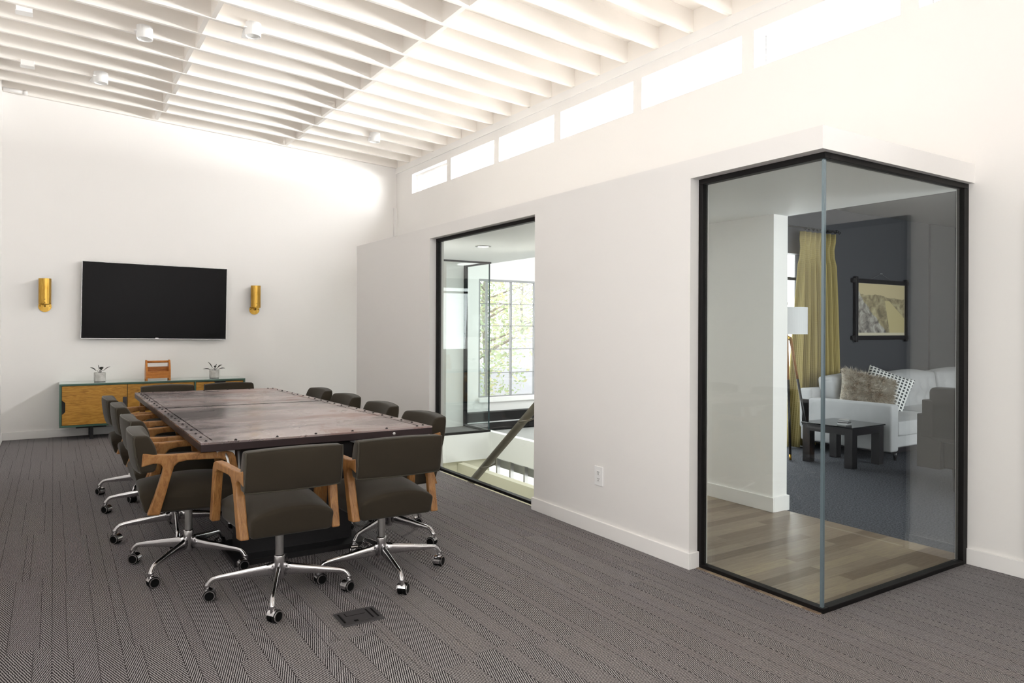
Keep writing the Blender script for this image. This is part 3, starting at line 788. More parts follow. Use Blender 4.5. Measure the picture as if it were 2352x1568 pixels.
G().cube_grid(2, 8, 6, lambda u, v, w_: (0.07 + u * 0.07, Dy / 2 + v * Dy / 2, 0.115 + (w_ + 1) / 2 * 0.485)).build('arm', M['sofa'], so, bevel=0.022, seg=3, smooth=True)
bx('back', (0.0, Dy - 0.14, 0.25), (Lx, Dy + 0.02, 0.70), M['sofa'], so, bevel=0.03, seg=3)
for k in range(3):
    pillow(0.14 + 1.12 * (k + 0.5), 0.46, 0.345, 1.09, 0.90, 0.15, (), 0.035, 0.01).build('seat_cushion', M['sofa'], so, bevel=0.03, seg=3, smooth=True)
tf = [(-0.66, 0.25), (-0.22, 0.25), (0.22, 0.25), (0.66, 0.25), (-0.44, -0.35), (0.0, -0.35), (0.44, -0.35)]
for k in range(3):
    pg = pillow(0.14 + 1.12 * (k + 0.5), 0.80, 0.62, 1.07, 0.20, 0.42, tf, 0.04, 0.06, 0.12)
    bc = pg.build('back_cushion', M['sofa'], so, bevel=0.035, seg=3, smooth=True)
    for (tu, tw_) in tf:
        q_ = pg.fn(tu, -1, tw_)
        G().lathe([(0.0, 0.0), (0.016, 0.002), (0.018, 0.008), (0.0, 0.012)], n=10, M4=Matrix.Translation((q_[0], q_[1] + 0.002, q_[2])) @ Matrix.Rotation(PI / 2, 4, 'X')).build('button', M['sofa'], bc, smooth=True)
for (x, y) in ((0.25, 0.10), (0.25, Dy - 0.1), (Lx - 0.2, 0.10), (Lx - 0.2, Dy - 0.1)):
    G().tube([(x, y, 0.10), (x, y, 0.0)], [0.022, 0.014], 10).build('leg', M['blackwood'], so, smooth=True)
# throw cushions
def cushion_shape(w, h, th, n=16):
    def fn(u, v, w_):
        e = max(0.0, (1 - abs(u) ** 3.2)) ** 0.6 * max(0.0, (1 - abs(w_) ** 3.2)) ** 0.6
        pinch = 1 - 0.07 * (1 - w_ * w_); pz = 1 - 0.07 * (1 - u * u)
        return (u * w / 2 * pinch, v * (0.008 + th / 2 * e), w_ * h / 2 * pz)
    return G().cube_grid(n, 2, n, fn)
def rotate_thing(o, rx, ry, rz): o.rotation_euler = (rx, ry, rz)
fc = thing('fur_cushion', 'shaggy beige fur cushion leaning inside the near sofa arm', 'cushion', (7.60, 4.52, 0.665))
rotate_thing(fc, R(-28), R(14), R(-40))
cushion_shape(0.60, 0.46, 0.20).build('cover', M['fur'], fc, smooth=True, subsurf=1)
q = random.Random(11); hg = G()
for k in range(7000):
    u, w_ = q.uniform(-0.97, 0.97), q.uniform(-0.97, 0.97); sd = -1 if q.random() < 0.8 else 1
    e = max(0.0, (1 - abs(u) ** 3.2)) ** 0.6 * max(0.0, (1 - abs(w_) ** 3.2)) ** 0.6
    p = Vector((u * 0.30 * (1 - 0.07 * (1 - w_ * w_)), sd * (0.008 + 0.10 * e), w_ * 0.23 * (1 - 0.07 * (1 - u * u))))
    nrm = Vector((u * 0.9, sd * (0.3 + e), w_ * 0.9)).normalized()
    d = (nrm + Vector((q.gauss(0, 0.5), q.gauss(0, 0.3), q.gauss(-0.2, 0.5)))).normalized()
    L_ = q.uniform(0.025, 0.075); sw = d.cross(Vector((q.gauss(0, 1), q.gauss(0, 1), q.gauss(0, 1)))).normalized() * 0.0022
    tip = p + d * L_ + Vector((0, 0, -0.012))
    hg.add([p - sw, p + sw, tip], [(0, 1, 2)])
setp(hg.build('fur', M['fur'], fc), kind='stuff')
cc_ = thing('checked_cushion', 'black and white checked cushion leaning behind the fur cushion on the sofa', 'cushion', (8.03, 4.56, 0.66))
rotate_thing(cc_, R(-24), R(20), R(-58))
cushion_shape(0.50, 0.50, 0.17).build('cover', M['check_cushion'], cc_, smooth=True, subsurf=1)

# side table
stb = thing('side_table', 'black square side table with glass top and thick legs before the sofa', 'table', (6.832, 4.323, 0))
Tw = 0.275
for sx in (-1, 1):
    for sy in (-1, 1):
        a, b = (sx * Tw, sy * Tw), (sx * (Tw - 0.085), sy * (Tw - 0.085))
        bx('leg', (min(a[0], b[0]), min(a[1], b[1]), 0), (max(a[0], b[0]), max(a[1], b[1]), 0.395), M['blackwood'], stb, bevel=0.004)
ap_ = G()
for s_ in (-1, 1):
    ap_.box((-Tw + 0.085, s_ * Tw - (0.03 if s_ > 0 else 0), 0.325), (Tw - 0.085, s_ * Tw + (0.03 if s_ < 0 else 0), 0.395))
    ap_.box((s_ * Tw - (0.03 if s_ > 0 else 0), -Tw + 0.085, 0.325), (s_ * Tw + (0.03 if s_ < 0 else 0), Tw - 0.085, 0.395))
ap_.build('apron', M['blackwood'], stb)
bx('table_top', (-Tw - 0.012, -Tw - 0.012, 0.397), (Tw + 0.012, Tw + 0.012, 0.409), M['glasstop'], stb, bevel=0.003)
cols = [(0.10, 0.10, 0.10), (0.55, 0.56, 0.56), (0.12, 0.12, 0.12), (0.30, 0.31, 0.31)]
words = ['lowest, dark', 'second from the bottom, pale', 'second from the top, dark', 'topmost, grey']
for k in range(4):
    cm = mat('coaster_stone', cols[k], 0.5)
    t = thing('coaster', words[k] + ' coaster in the stack on the black side table', 'coaster', (6.60, 4.16, 0.409 + k * 0.017), 0.15 * k, 'coasters on the side table')
    t.location.x += 0.004 * (k % 2)
    bx('slab', (-0.05, -0.05, 0.0), (0.05, 0.05, 0.012), cm, t, bevel=0.003)
    bx('pad', (-0.047, -0.047, 0.012), (0.047, 0.047, 0.017), M['silver'], t)

# dark armchair, seen from behind
ac = thing('armchair', 'dark upholstered armchair seen from behind at the right edge of the glass', 'armchair', (6.66, 2.63, 0), R(-90))
bx('body', (-0.50, -0.26, 0.185), (0.50, 0.46, 0.44), M['dark_fabric'], ac, bevel=0.02, seg=3)
for x0_, x1_ in ((-0.70, -0.50), (0.50, 0.70)):
    bx('arm', (x0_, -0.30, 0.175), (x1_, 0.46, 0.638), M['dark_fabric'], ac, bevel=0.008, seg=2)
bx('shoulder', (-0.653, -0.31, 0.44), (0.653, -0.16, 0.763), M['dark_fabric'], ac, bevel=0.008, seg=2)
G().cube_grid(10, 2, 6, lambda u, v, w_: (u * 0.605, -0.225 + v * 0.085, 0.64 + w_ * 0.235)).build('backrest', M['dark_fabric'], ac, bevel=0.045, seg=3, smooth=True)
pillow(0.0, 0.15, 0.475, 0.98, 0.60, 0.13, (), 0.03, 0.01).build('seat_cushion', M['dark_fabric'], ac, bevel=0.03, seg=3, smooth=True)
for (x, y) in ((-0.40, -0.24), (0.50, -0.24), (-0.50, 0.38), (0.50, 0.38)):
    G().tube([(x, y, 0.20), (x, y, 0.0)], [0.035, 0.022], 4).build('leg', M['blackwood'], ac)

# ------------------------------------------------------------------ office chairs
def make_caster():
    g_ = G(); g_.cur = 0
    g_.tube([(0, 0, 0.048), (0, 0, 0.078)], 0.009, 10)
    # hood: half barrel, chrome
    vs, fs = [], []
    n_ = 12; cy = 0.016
    for side in (-0.020, 0.020):
        for k in range(n_ + 1):
            a = PI * (-0.12 + 1.02 * k / n_)
            vs.append((side, cy + 0.031 * math.cos(a), 0.030 + 0.031 * math.sin(a)))
        for k in range(n_ + 1):
            a = PI * (-0.12 + 1.02 * k / n_)
            vs.append((side, cy + 0.0275 * math.cos(a), 0.030 + 0.0275 * math.sin(a)))
    m_ = n_ + 1
    for k in range(n_):
        fs += [(k, k + 1, 2 * m_ + k + 1, 2 * m_ + k), (m_ + k, 3 * m_ + k, 3 * m_ + k + 1, m_ + k + 1), (k, m_ + k, m_ + k + 1, k + 1), (2 * m_ + k, 2 * m_ + k + 1, 3 * m_ + k + 1, 3 * m_ + k)]
    fs += [(0, 2 * m_, 3 * m_, m_), (m_ - 1, 2 * m_ - 1, 4 * m_ - 1, 3 * m_ - 1)]
    g_.add(vs, fs)
    for s_ in (-1, 1):   # chrome ring on each wheel face
        g_.lathe([(0.022, 0.0), (0.027, 0.0), (0.027, 0.003), (0.022, 0.003)], n=18, ring=True, M4=Matrix.Translation((s_ * 0.0235 - (0.003 if s_ < 0 else 0), cy, 0.030)) @ Matrix.Rotation(PI / 2, 4, 'Y'))
    g_.cur = 1
    for s_ in (-1, 1):
        x0 = 0.004 if s_ > 0 else -0.0235
        g_.lathe([(0.0, 0.0), (0.026, 0.0), (0.030, 0.003), (0.030, 0.0165), (0.026, 0.0195), (0.0, 0.0195)], n=20, M4=Matrix.Translation((x0, cy, 0.030)) @ Matrix.Rotation(PI / 2, 4, 'Y'))
    return g_
def make_chair():
    t = thing('office_chair', None, None)
    # seat
    def fseat(u, v, w_):
        hw = 0.199 + 0.042 * (v + 1) / 2
        tpr = (1 - w_) / 2
        x = u * (hw - 0.006 * tpr); y = v * (0.265 - 0.030 * tpr)
        z = 0.425 + w_ * 0.055
        if w_ > -0.99: z += (w_ + 1) / 2 * (0.062 * (1 - abs(u) ** 2.4) * (1 - 0.55 * v * v) - 0.014 * abs(u) ** 4)
        return (x, y, z)
    G().cube_grid(12, 10, 4, fseat).build('seat', M['velvet'], t, bevel=0.018, seg=3, smooth=True, angle=50)
    # backrest: curved pad
    def fback(u, v, w_):
        x = u * 0.2325
        zc = 0.694 + w_ * 0.0985 + (0.010 * (1 - u * u) if w_ > 0 else 0) * abs(w_)
        y = -0.242 + v * 0.043 * (1 - 0.18 * abs(w_) ** 3) - 0.030 * (w_ + 1) / 2
        y += 0.026 * u * u - 0.010
        if v > 0: y += v * 0.020 * (1 - w_ * w_)
        return (x, y, zc)
    bk = G().cube_grid(14, 2, 8, fback).build('backrest', M['velvet'], t, bevel=0.014, seg=3, smooth=True, angle=50)
    pts = []
    n_ = 14
    for k in range(n_ + 1): pts.append(fback(-1 + 2 * k / n_, -1, 1))
    for k in range(1, 8): pts.append(fback(1, -1, 1 - 2 * k / 8))
    for k in range(n_ + 1): pts.append(fback(1 - 2 * k / n_, -1, -1))
    for k in range(1, 8): pts.append(fback(-1, -1, -1 + 2 * k / 8))
    pts.append(pts[0])
    pts = [(p[0] * 0.985, p[1] + 0.004, 0.695 + (p[2] - 0.695) * 0.97) for p in pts]
    G().tube(pts, 0.0042, 6).build('piping', M['pipe'], bk, smooth=True)
    # wooden arm frames with their legs
    poly = [(-0.250, 0.702), (-0.20, 0.691), (-0.12, 0.686), (0.0, 0.688), (0.12, 0.690), (0.165, 0.688), (0.192, 0.678), (0.205, 0.655),
            (0.232, 0.520), (0.258, 0.372), (0.212, 0.368), (0.190, 0.500), (0.170, 0.600), (0.158, 0.632), (0.130, 0.648), (0.05, 0.650), (-0.04, 0.650),
            (-0.080, 0.642), (-0.100, 0.622), (-0.109, 0.590), (-0.138, 0.480), (-0.168, 0.368), (-0.228, 0.372),
            (-0.190, 0.480), (-0.158, 0.590), (-0.153, 0.620), (-0.165, 0.640), (-0.200, 0.643), (-0.257, 0.628)]
    def splay(y): return 0.049 * (y + 0.25) / 0.45
    for s_ in (-1, 1):
        G().prism_x(poly, s_ * 0.195, s_ * 0.237, lambda y: s_ * splay(y), lambda y: s_ * splay(y)).build('arm_frame', M['oak'], t, bevel=0.007, seg=2)
    # under-seat mechanism and column
    G().box((-0.10, -0.12, 0.345), (0.10, 0.12, 0.372)).build('seat_plate', M['black'], t)
    G().lathe([(0.0, 0.20), (0.0205, 0.20), (0.0205, 0.350), (0.0, 0.350)], n=20).build('column', M['steel'], t, smooth=False)
    # four-star base, its own rotation
    g_ = G().lathe([(0.0, 0.085), (0.022, 0.088), (0.027, 0.10), (0.027, 0.205), (0.025, 0.212), (0.0, 0.212)], n=20)
    for k in range(4):
        rot = Matrix.Rotation(k * PI / 2, 4, 'Z')
        pts = [rot @ Vector(p) for p in ((0.018, 0, 0.142), (0.06, 0, 0.136), (0.18, 0, 0.124), (0.296, 0, 0.112), (0.317, 0, 0.107), (0.332, 0, 0.094), (0.342, 0, 0.078), (0.349, 0, 0.064))]
        rads = [(0.013, 0.036), (0.012, 0.030), (0.011, 0.022), (0.011, 0.0135), (0.0115, 0.013), (0.012, 0.012), (0.0135, 0.0135), (0.0145, 0.0145)]
        g_.tube(pts, rads, 12)
    sb = g_.build('star_base', M['chrome'], t, smooth=True)
    cs = None
    for k in range(4):
        a = k * PI / 2
        if cs is None: c = cs = make_caster().build('caster', [M['chrome'], M['rubber']], sb, smooth=False)
        else:
            c = cs.copy(); COL.objects.link(c)
        c.location = (0.350 * math.cos(a), 0.350 * math.sin(a), 0.0)
        c.rotation_euler = (0, 0, a + (0.9, 2.3, -0.7, 1.7)[k])
    return t
proto = make_chair()
GRP = 'olive velvet office chairs around the riveted table'
chairs = [  # x, y, facing angle (0 = +Y), base rotation, label
    (0.975, 3.700, 0, -110, 'olive velvet office chair at the near table end, left of that pair'),
    (1.538, 3.722, -2, -95, 'olive velvet office chair at the near table end, right of that pair'),
    (0.655, 4.430, -92, 230, 'olive velvet office chair on the left table side, nearest, its whole wooden arm showing'),
    (0.675, 5.115, -88, 175, 'olive velvet office chair on the left table side, second from the near corner'),
    (0.668, 5.960, -91, 172, 'olive velvet office chair on the left table side, third from the near corner'),
    (0.645, 6.570, -90, 160, 'olive velvet office chair on the left table side, farthest, before the credenza door'),
    (1.838, 4.325, 92, 30, 'olive velvet office chair on the right table side, nearest, an arm showing past the corner'),
    (1.838, 5.065, 90, 10, 'olive velvet office chair on the right table side, second from the near corner'),
    (1.838, 5.835, 91, 50, 'olive velvet office chair on the right table side, third from the near corner'),
    (1.828, 6.515, 90, 20, 'olive velvet office chair on the right table side, farthest, only its backrest top showing'),
    (0.935, 7.360, 180, 20, 'olive velvet office chair at the far table end, left one, below the wooden caddy'),
    (1.497, 7.360, 180, 60, 'olive velvet office chair at the far table end, right one, below the right planter'),
]
for i, (x, y, a, br_, lab) in enumerate(chairs):
    o = proto if i == 0 else tree_copy(proto)
    o.location = (x, y, 0); o.rotation_euler = (0, 0, R(a))
    setp(o, lab, 'chair', GRP)
    for ch in o.children:
        if ch.name.startswith('star_base'): ch.rotation_euler = (0, 0, R(br_ - a))

# ------------------------------------------------------------------ conference table
tb = thing('conference_table', 'long conference table with a worn dark metal top and riveted edges', 'table', (1.33, 5.75, 0))
TC = Vector((1.33, 5.75, 0))
cor = [Vector((0.663, 4.082, 0.75)), Vector((2.013, 4.053, 0.75)), Vector((1.885, 7.36, 0.75)), Vector((0.640, 7.50, 0.75))]   # near-left, near-right, far-right, far-left
def tp(u, v, z=0.75):
    a = cor[0].lerp(cor[1], u); b = cor[3].lerp(cor[2], u); p = a.lerp(b, v); return (p.x - TC.x, p.y - TC.y, z)
sm = 0.555
def quad(u0, u1, v0, v1, z0, z1):
    q0 = [tp(u, v, z0) for u, v in ((u0, v0), (u1, v0), (u1, v1), (u0, v1))]
    q1 = [tp(u, v, z1) for u, v in ((u0, v0), (u1, v0), (u1, v1), (u0, v1))]
    return q0, q1
eu, ev = 0.054, 0.022
G().hull(*quad(0, 1, 0, 1, 0.700, 0.7405)).build('table_slab', M['edge'], tb, bevel=0.003)
G().hull(*quad(0.05, 0.95, sm - 0.005, sm + 0.005, 0.7405, 0.7500)).build('seam_strip', mat('seam_black', (0.006, 0.005, 0.005), 0.8, spec=0.05), tb)
G().hull(*quad(eu, 1 - eu, ev + 0.001, sm - 0.005, 0.7405, 0.7500)).build('top_plate', M['plate'], tb)
G().hull(*quad(eu, 1 - eu, sm + 0.005, 1 - ev, 0.7405, 0.7500)).build('top_plate', M['plate'], tb)
for q_ in ((0, eu - 0.007, 0, 1), (1 - eu + 0.008, 1, 0, 1), (eu - 0.0065, 1 - eu + 0.0075, 0, ev), (eu - 0.0065, 1 - eu + 0.0075, 1 - ev, 1)):
    G().hull(*quad(*q_, 0.7405, 0.7503)).build('edge_strip', M['plate'], tb)
rv0 = None
def rivet(u, v):
    global rv0
    p = tp(u, v, 0.7503)
    if rv0 is None:
        rv0 = G().lathe([(0.0, 0.0068), (0.004, 0.006), (0.0072, 0.003), (0.0085, 0.0), (0.0, 0.0)][::-1], n=12).build('rivet', M['rivet'], tb, smooth=True); c = rv0
    else:
        c = rv0.copy(); COL.objects.link(c)
    c.location = p
NR = 22
for k in range(NR):
    v = 0.018 + (0.985 - 0.018) * k / (NR - 1)
    rivet(0.026, v); rivet(0.974, v)
for u in (0.135, 0.30, 0.462, 0.625, 0.785, 0.935): rivet(u, 0.010)
for u in (0.12, 0.30, 0.47, 0.64, 0.80, 0.94): rivet(u, 0.990)
bx('cross_beam', (-0.18, -1.20, 0.56), (0.18, 1.20, 0.70), M['black'], tb)
for y in (-1.25, 1.15):
    pd = G()
    pd.box((-0.40, y - 0.11, 0.03), (0.28, y + 0.11, 0.70))
    pd.build('pedestal', M['black'], tb)
    bx('foot_plate', (-0.46, y - 0.24, 0.0), (0.34, y + 0.24, 0.03), M['black'], tb)
G().lathe([(0.0, 0.0), (0.009, 0.0), (0.009, 0.005), (0.0, 0.006)], n=10, M4=Matrix.Translation((0.425, -1.692, 0.722)) @ Matrix.Rotation(PI / 2, 4, 'X')).build('bolt', M['silver'], tb)
# power strip and cable under the near table edge
ps = thing('power_strip', 'white power strip hanging under the near left table corner', 'power strip', (0.80, 4.29, 0.653))
bx('housing', (-0.05, -0.14, 0.0), (0.05, 0.14, 0.045), M['plastic'], ps, bevel=0.006)
for k in range(4): bx('socket', (-0.052, -0.11 + 0.06 * k, 0.008), (-0.0505, -0.075 + 0.06 * k, 0.036), M['dark_slot'], ps)
G().tube([(0, -0.14, 0.02), (0.0, -0.19, 0.0), (0.02, -0.20, -0.10), (0.05, -0.15, -0.16), (0.09, -0.05, -0.08), (0.1, 0.02, 0.0)], 0.006, 8).build('cable', M['plastic'], ps, smooth=True)
ba = thing('power_adapter', 'small white adapter box tucked under the near right table edge', 'adapter', (1.66, 4.28, 0.651))
bx('housing', (-0.09, -0.05, 0.0), (0.09, 0.05, 0.048), M['plastic'], ba, bevel=0.006)
G().tube([(0.09, 0, 0.02), (0.15, 0.02, 0.0), (0.18, 0.06, 0.03)], 0.004, 8).build('cable', M['black'], ba, smooth=True)

# ------------------------------------------------------------------ credenza
cz = thing('credenza', 'long low credenza with amber wood doors in a green case under the television', 'sideboard', (1.112, 10.18, 0))
CW, CD0, CD1, CB, CT = 1.05, -0.23, 0.222, 0.162, 0.676
ca = G(); th = 0.022
ca.box((-CW, CD0, CT - th), (CW, CD1, CT)); ca.box((-CW, CD0, CB), (CW, CD1, CB + th))
ca.box((-CW, CD0, CB + th), (-CW + th, CD1, CT - th)); ca.box((CW - th, CD0, CB + th), (CW, CD1, CT - th))
ca.box((-CW + th, CD1 - 0.02, CB + th), (CW - th, CD1, CT - th)); ca.box((0.422, CD0, CB + th), (0.44, CD1 - 0.02, CT - th))
ca.build('case', M['green'], cz, bevel=0.002, seg=1)
bx('glass_top', (-CW - 0.002, CD0 - 0.002, CT), (CW + 0.002, CD1, CT + 0.004), mat('pale_top', (0.45, 0.55, 0.52), 0.08, spec=0.8), cz)
bx('shadow_gap', (-CW + th, CD0 + 0.03, CB + th), (0.422, CD0 + 0.04, CT - th), M['dark_slot'], cz)
bx('shadow_gap', (0.44, CD0 + 0.03, CB + th), (CW - th, CD0 + 0.04, CT - th), M['dark_slot'], cz)
def notched(x0, x1, z0, z1, y0, y1, side, c, hl=0.085, dp=0.034):
    if side == 'L': pl = [(x0, z0), (x1, z0), (x1, z1), (x0, z1), (x0, c + hl), (x0 + dp, c + hl - 0.03), (x0 + dp, c - hl + 0.03), (x0, c - hl)]
    elif side == 'R': pl = [(x0, z0), (x1, z0), (x1, c - hl), (x1 - dp, c - hl + 0.03), (x1 - dp, c + hl - 0.03), (x1, c + hl), (x1, z1), (x0, z1)]
    else: pl = [(x0, z0), (x1, z0), (x1, z1), (c + hl, z1), (c + hl - 0.022, z1 - 0.028), (c - hl + 0.022, z1 - 0.028), (c - hl, z1), (x0, z1)]
    return G().hull([(x, y0, z) for x, z in pl], [(x, y1, z) for x, z in pl])
zc0, zc1 = CB + th + 0.004, CT - th - 0.004
notched(-CW + th + 0.004, -0.345, zc0, zc1, CD0 + 0.006, CD0 + 0.026, 'L', 0.40).build('door', M['pine'], cz)
bx('edge_pull', (-0.392, CD0 + 0.004, 0.33), (-0.348, CD0 + 0.0062, 0.50), M['floorbox'], cz)
notched(-0.338, 0.418, zc0, zc1, CD0 + 0.010, CD0 + 0.028, 'R', 0.42).build('door', M['pine'], cz)
dh = (zc1 - zc0) / 3
for k in range(3):
    notched(0.444, CW - th - 0.004, zc0 + k * dh, zc0 + (k + 1) * dh - 0.005, CD0 + 0.006, CD0 + 0.026, 'T', 0.735, 0.075).build('drawer', M['pine'], cz)
for x in (-0.72, 0.72):
    lg_ = G(); lg_.box((x - 0.16, -0.14, 0.135), (x + 0.16, 0.14, CB)); lg_.box((x - 0.02, -0.16, 0.0), (x + 0.02, -0.145, 0.15)); lg_.box((x - 0.02, 0.145, 0.0), (x + 0.02, 0.16, 0.15)); lg_.box((x - 0.012, -0.145, 0.06), (x + 0.012, 0.145, 0.075))
    lg_.build('leg', M['black'], cz)

# planters on the credenza
def planter(x, label, leaves, r=0.064, h=0.115):
    t = thing('planter', label, 'planter', (x, 10.15, CT + 0.004), 0, 'small potted plants on the credenza')
    G().lathe([(0.0, 0.006), (r - 0.004, 0.006), (r, 0.012), (r, h), (r - 0.008, h), (r - 0.008, h - 0.02), (0.0, h - 0.02)], n=28).build('pot', M['concrete'], t, smooth=False)
    G().lathe([(0.0, 0.0), (r - 0.004, 0.0), (r - 0.004, 0.006), (0.0, 0.006)], n=28).build('base_disc', M['floorbox'], t)
    G().lathe([(0.0, h - 0.008), (r - 0.009, h - 0.012), (r - 0.009, h - 0.02), (0.0, h - 0.02)], n=20).build('soil', M['soil'], t)
    for (dx, dy, dz, L, w_, tw_) in leaves:
        d = Vector((dx, dy, dz)).normalized(); st_ = Vector((dx * 0.012, dy * 0.012, h - 0.012)); b0 = st_ + d * 0.05
        lf = G().tube([st_, st_ + Vector((0, 0, 0.02)) + d * 0.02, b0], [0.003, 0.0025, 0.002], 6)
        sd = d.cross(Vector((0, 0, 1)) + Vector((tw_, 0.3, 0))).normalized(); n_ = 8; vs, fs = [], []
        up = sd.cross(d).normalized()
        for k in range(n_ + 1):
            q = k / n_; c = b0 + d * L * q + Vector((0, 0, -0.25 * L * q * q)); ww = w_ * math.sin(PI * min(1, q * 0.92 + 0.06)) ** 0.8
            vs += [c - sd * ww + up * ww * 0.35, c, c + sd * ww + up * ww * 0.35]
            vs += [p + up * 0.0015 for p in vs[-3:]]
        for k in range(n_):
            a, b = k * 6, k * 6 + 6
            fs += [(a, b, b + 1, a + 1), (a + 1, b + 1, b + 2, a + 2), (a + 3, a + 4, b + 4, b + 3), (a + 4, a + 5, b + 5, b + 4), (a, a + 3, b + 3, b), (a + 2, b + 2, b + 5, a + 5)]
        fs += [(0, 1, 4, 3), (1, 2, 5, 4)]
        lf.add(vs, fs); lf.build('leaf', M['leaf'], t, smooth=False)
planter(0.484, 'pale concrete planter with a few dark leaves, at the left of the credenza',
        [(-0.8, 0, 0.8, 0.085, 0.018, 0.2), (-0.15, 0.1, 1.0, 0.075, 0.010, 0.6), (0.75, 0, 0.75, 0.10, 0.010, 0.1), (0.12, -0.2, 0.5, 0.055, 0.024, 0.0), (0.35, 0.1, 0.9, 0.05, 0.012, 0.0)])
planter(1.808, 'pale concrete planter with spreading dark leaves, at the right of the credenza',
        [(-0.95, 0, 0.35, 0.085, 0.020, 0.2), (-0.5, 0, 1.0, 0.115, 0.012, 0.5), (0.7, 0, 0.75, 0.085, 0.022, 0.1), (0.85, -0.1, 0.35, 0.085, 0.018, 0.0), (0.3, 0.2, 0.9, 0.06, 0.018, 0.0), (0.05, -0.3, 0.6, 0.04, 0.016, 0.0)], 0.062, 0.108)

# wooden caddy between the planters
cd = thing('wooden_caddy', 'orange wooden carrier with a bar handle standing between the planters', 'caddy', (1.122, 10.10, CT + 0.004))
for s_ in (-1, 1):
    pl = [(-0.085, 0), (-0.06, 0), (-0.055, 0.02), (0.055, 0.02), (0.06, 0), (0.085, 0), (0.085, 0.13), (0.06, 0.20), (0.035, 0.25), (0.02, 0.258), (-0.02, 0.258), (-0.035, 0.25), (-0.06, 0.20), (-0.085, 0.13)]
    G().prism_x(pl, s_ * 0.122, s_ * 0.142).build('side_panel', M['cedar'], cd, bevel=0.002, seg=1)
bx('front_panel', (-0.122, -0.082, 0.03), (0.122, -0.068, 0.118), M['cedar'], cd)
bx('back_panel', (-0.122, 0.068, 0.03), (0.122, 0.082, 0.170), M['cedar'], cd)
bx('bottom_panel', (-0.122, -0.068, 0.03), (0.122, 0.068, 0.042), M['cedar'], cd)
G().tube([(-0.122, 0, 0.236), (0.122, 0, 0.236)], 0.0145, 14).build('handle', M['cedar'], cd, smooth=True)

# ------------------------------------------------------------------ television and sconces
tv = thing('television', 'large black flat television hung on the back wall', 'television', (1.143, 10.335, 1.683))
tv.rotation_euler = (0, R(0.75), 0)
HW, HH = 0.853, 0.486
bx('casing', (-HW, 0.0, -HH), (HW, 0.035, HH), M['silver'], tv, bevel=0.004)
bx('screen', (-HW + 0.006, -0.004, -HH + 0.010), (HW - 0.006, 0.001, HH - 0.006), M['tvscreen'], tv)
bx('badge', (-0.018, -0.0065, -HH + 0.012), (0.018, -0.0042, -HH + 0.020), M['silver'], tv)
bx('wall_mount', (-0.25, 0.035, -0.2), (0.25, 0.072, 0.2), M['black'], tv)
for x, lab in ((-0.088, 'brass cylinder wall sconce to the left of the television'), (2.378, 'brass cylinder wall sconce to the right of the television')):
    sc = thing('wall_sconce', lab, 'sconce', (x, YB, 1.605), 0, 'brass sconces beside the television')
    G().lathe([(0.0, 0.0), (0.068, 0.0), (0.068, 0.012), (0.0, 0.014)], n=32, M4=Matrix.Rotation(PI / 2, 4, 'X')).build('back_plate', M['brass'], sc, smooth=False)
    G().tube([(0, -0.010, 0.0), (0, -0.085, 0.0), (0, -0.085, 0.06)], 0.009, 10).build('stem', M['brass'], sc, smooth=True)
    G().lathe([(0.066, 0.028), (0.066, 0.335), (0.062, 0.335), (0.062, 0.028)], (0, -0.085, 0), 36, ring=True).build('cylinder_shade', M['brass'], sc, smooth=False)
    for z in (0.045, 0.082): G().lathe([(0.0, 0.0), (0.005, 0.0), (0.005, 0.004), (0.0, 0.005)], n=8, M4=Matrix.Translation((0, -0.1505, z)) @ Matrix.Rotation(PI / 2, 4, 'X')).build('screw', M['bronze'], sc)
    for s_ in (-1, 1): G().lathe([(0.0, 0.0), (0.006, 0.0), (0.006, 0.004), (0.0, 0.005)], n=8, M4=Matrix.Translation((s_ * 0.05, -0.013, 0.005)) @ Matrix.Rotation(PI / 2, 4, 'X')).build('screw', M['bronze'], sc)

# ------------------------------------------------------------------ outlet and floor box
ol = thing('wall_outlet', 'white duplex power outlet low on the wall between the glass openings', 'outlet', (X1, 3.667, 0.390))
bx('cover_plate', (-0.009, -0.042, -0.064), (0.0, 0.042, 0.064), M['plastic'], ol, bevel=0.003)
for z in (0.022, -0.022):
    rc = bx('receptacle', (-0.0105, -0.017, z - 0.015), (-0.0088, 0.017, z + 0.015), M['plastic'], ol, bevel=0.001, seg=1)
    for y in (-0.007, 0.007): bx('slot', (-0.0109, y - 0.0016, z), (-0.0104, y + 0.0016, z + 0.009), M['dark_slot'], rc)
    bx('slot', (-0.0109, -0.003, z - 0.011), (-0.0104, 0.003, z - 0.005), M['dark_slot'], rc)
fb = thing('floor_box', 'dark grey rectangular floor outlet cover set in the carpet before the chairs', 'floor box', (1.222, 3.230, 0.0), R(-1))
bx('frame', (-0.101, -0.084, 0.0), (0.101, 0.084, 0.006), M['floorbox'], fb, bevel=0.003)
bx('lid', (-0.075, -0.062, 0.006), (0.070, 0.062, 0.0078), M['floorbox'], fb)
gr = G()
for x in (0.052, 0.078, -0.084): gr.box((x - 0.004, -0.055, 0.0078), (x + 0.004, 0.055, 0.0082))
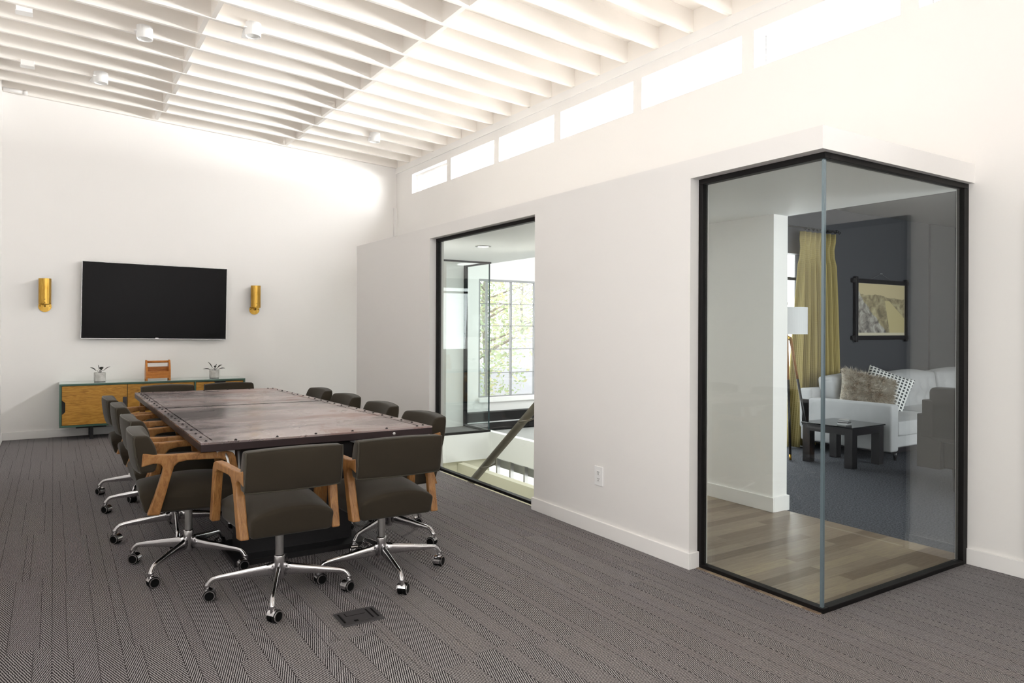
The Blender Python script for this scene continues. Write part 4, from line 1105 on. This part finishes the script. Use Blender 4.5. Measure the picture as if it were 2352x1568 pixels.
gr.box((-0.055, 0.012, 0.0078), (0.035, 0.016, 0.0082)); gr.box((-0.058, 0.012, 0.0078), (-0.054, 0.050, 0.0082)); gr.box((-0.040, -0.060, 0.0078), (-0.020, -0.042, 0.0082))
gr.build('groove', M['rubber'], fb)

# ------------------------------------------------------------------ ceiling fittings
for x, y, lab in ((1.50, 6.66, 'white cylinder spotlight on the joists just right of the left blocking row'),
                  (0.70, 7.40, 'white cylinder spotlight on the joists left of the left blocking row'),
                  (0.43, 9.06, 'white cylinder spotlight on the joists nearest the top left of the back wall'),
                  (3.62, 9.05, 'white cylinder spotlight on the joists near the clerestory and back wall')):
    z = zj(x)
    t = thing('ceiling_spotlight', lab, 'spotlight', (x, y, z), R(rnd.uniform(-20, 20)), 'cylinder spotlights on the joists')
    bx('mount_plate', (-0.08, -0.045, 0.0), (-0.02, 0.22, 0.012), M['trim'], t)
    G().lathe([(0.0, -0.042), (0.056, -0.042), (0.062, -0.055), (0.070, -0.055), (0.070, 0.06), (0.0, 0.06)], n=28).build('housing', M['plastic'], t, smooth=False)
    G().lathe([(0.0, -0.046), (0.054, -0.046), (0.054, -0.0425), (0.0, -0.0425)], n=24).build('lens', mat('frosted_lens', (0.9, 0.9, 0.88), 0.2), t)
for x, y, lab in ((-0.225, 7.55, 'white junction box on the joists at the top left corner of the view'), (-0.24, 9.10, 'white junction box on the joists above the left sconce')):
    t = thing('junction_box', lab, 'junction box', (x, y, zj(x)), 0, 'junction boxes on the joists')
    bx('housing', (-0.06, -0.05, -0.035), (0.06, 0.05, 0.02), M['trim'], t, bevel=0.003)
    bx('cover', (-0.064, -0.054, -0.039), (0.064, 0.054, -0.035), M['trim'], t)
cp = thing('conduit', 'pale pipe running along the back wall under the ceiling at far left', 'pipe', (-0.46, 10.33, 4.165))
G().tube([(-0.05, 0, 0.0), (0.16, 0, -0.012)], 0.022, 12).build('pipe', M['trim'], cp, smooth=True)
G().tube([(0.15, 0, -0.012), (0.19, 0, -0.014)], 0.030, 12).build('coupling', M['trim'], cp, smooth=True)
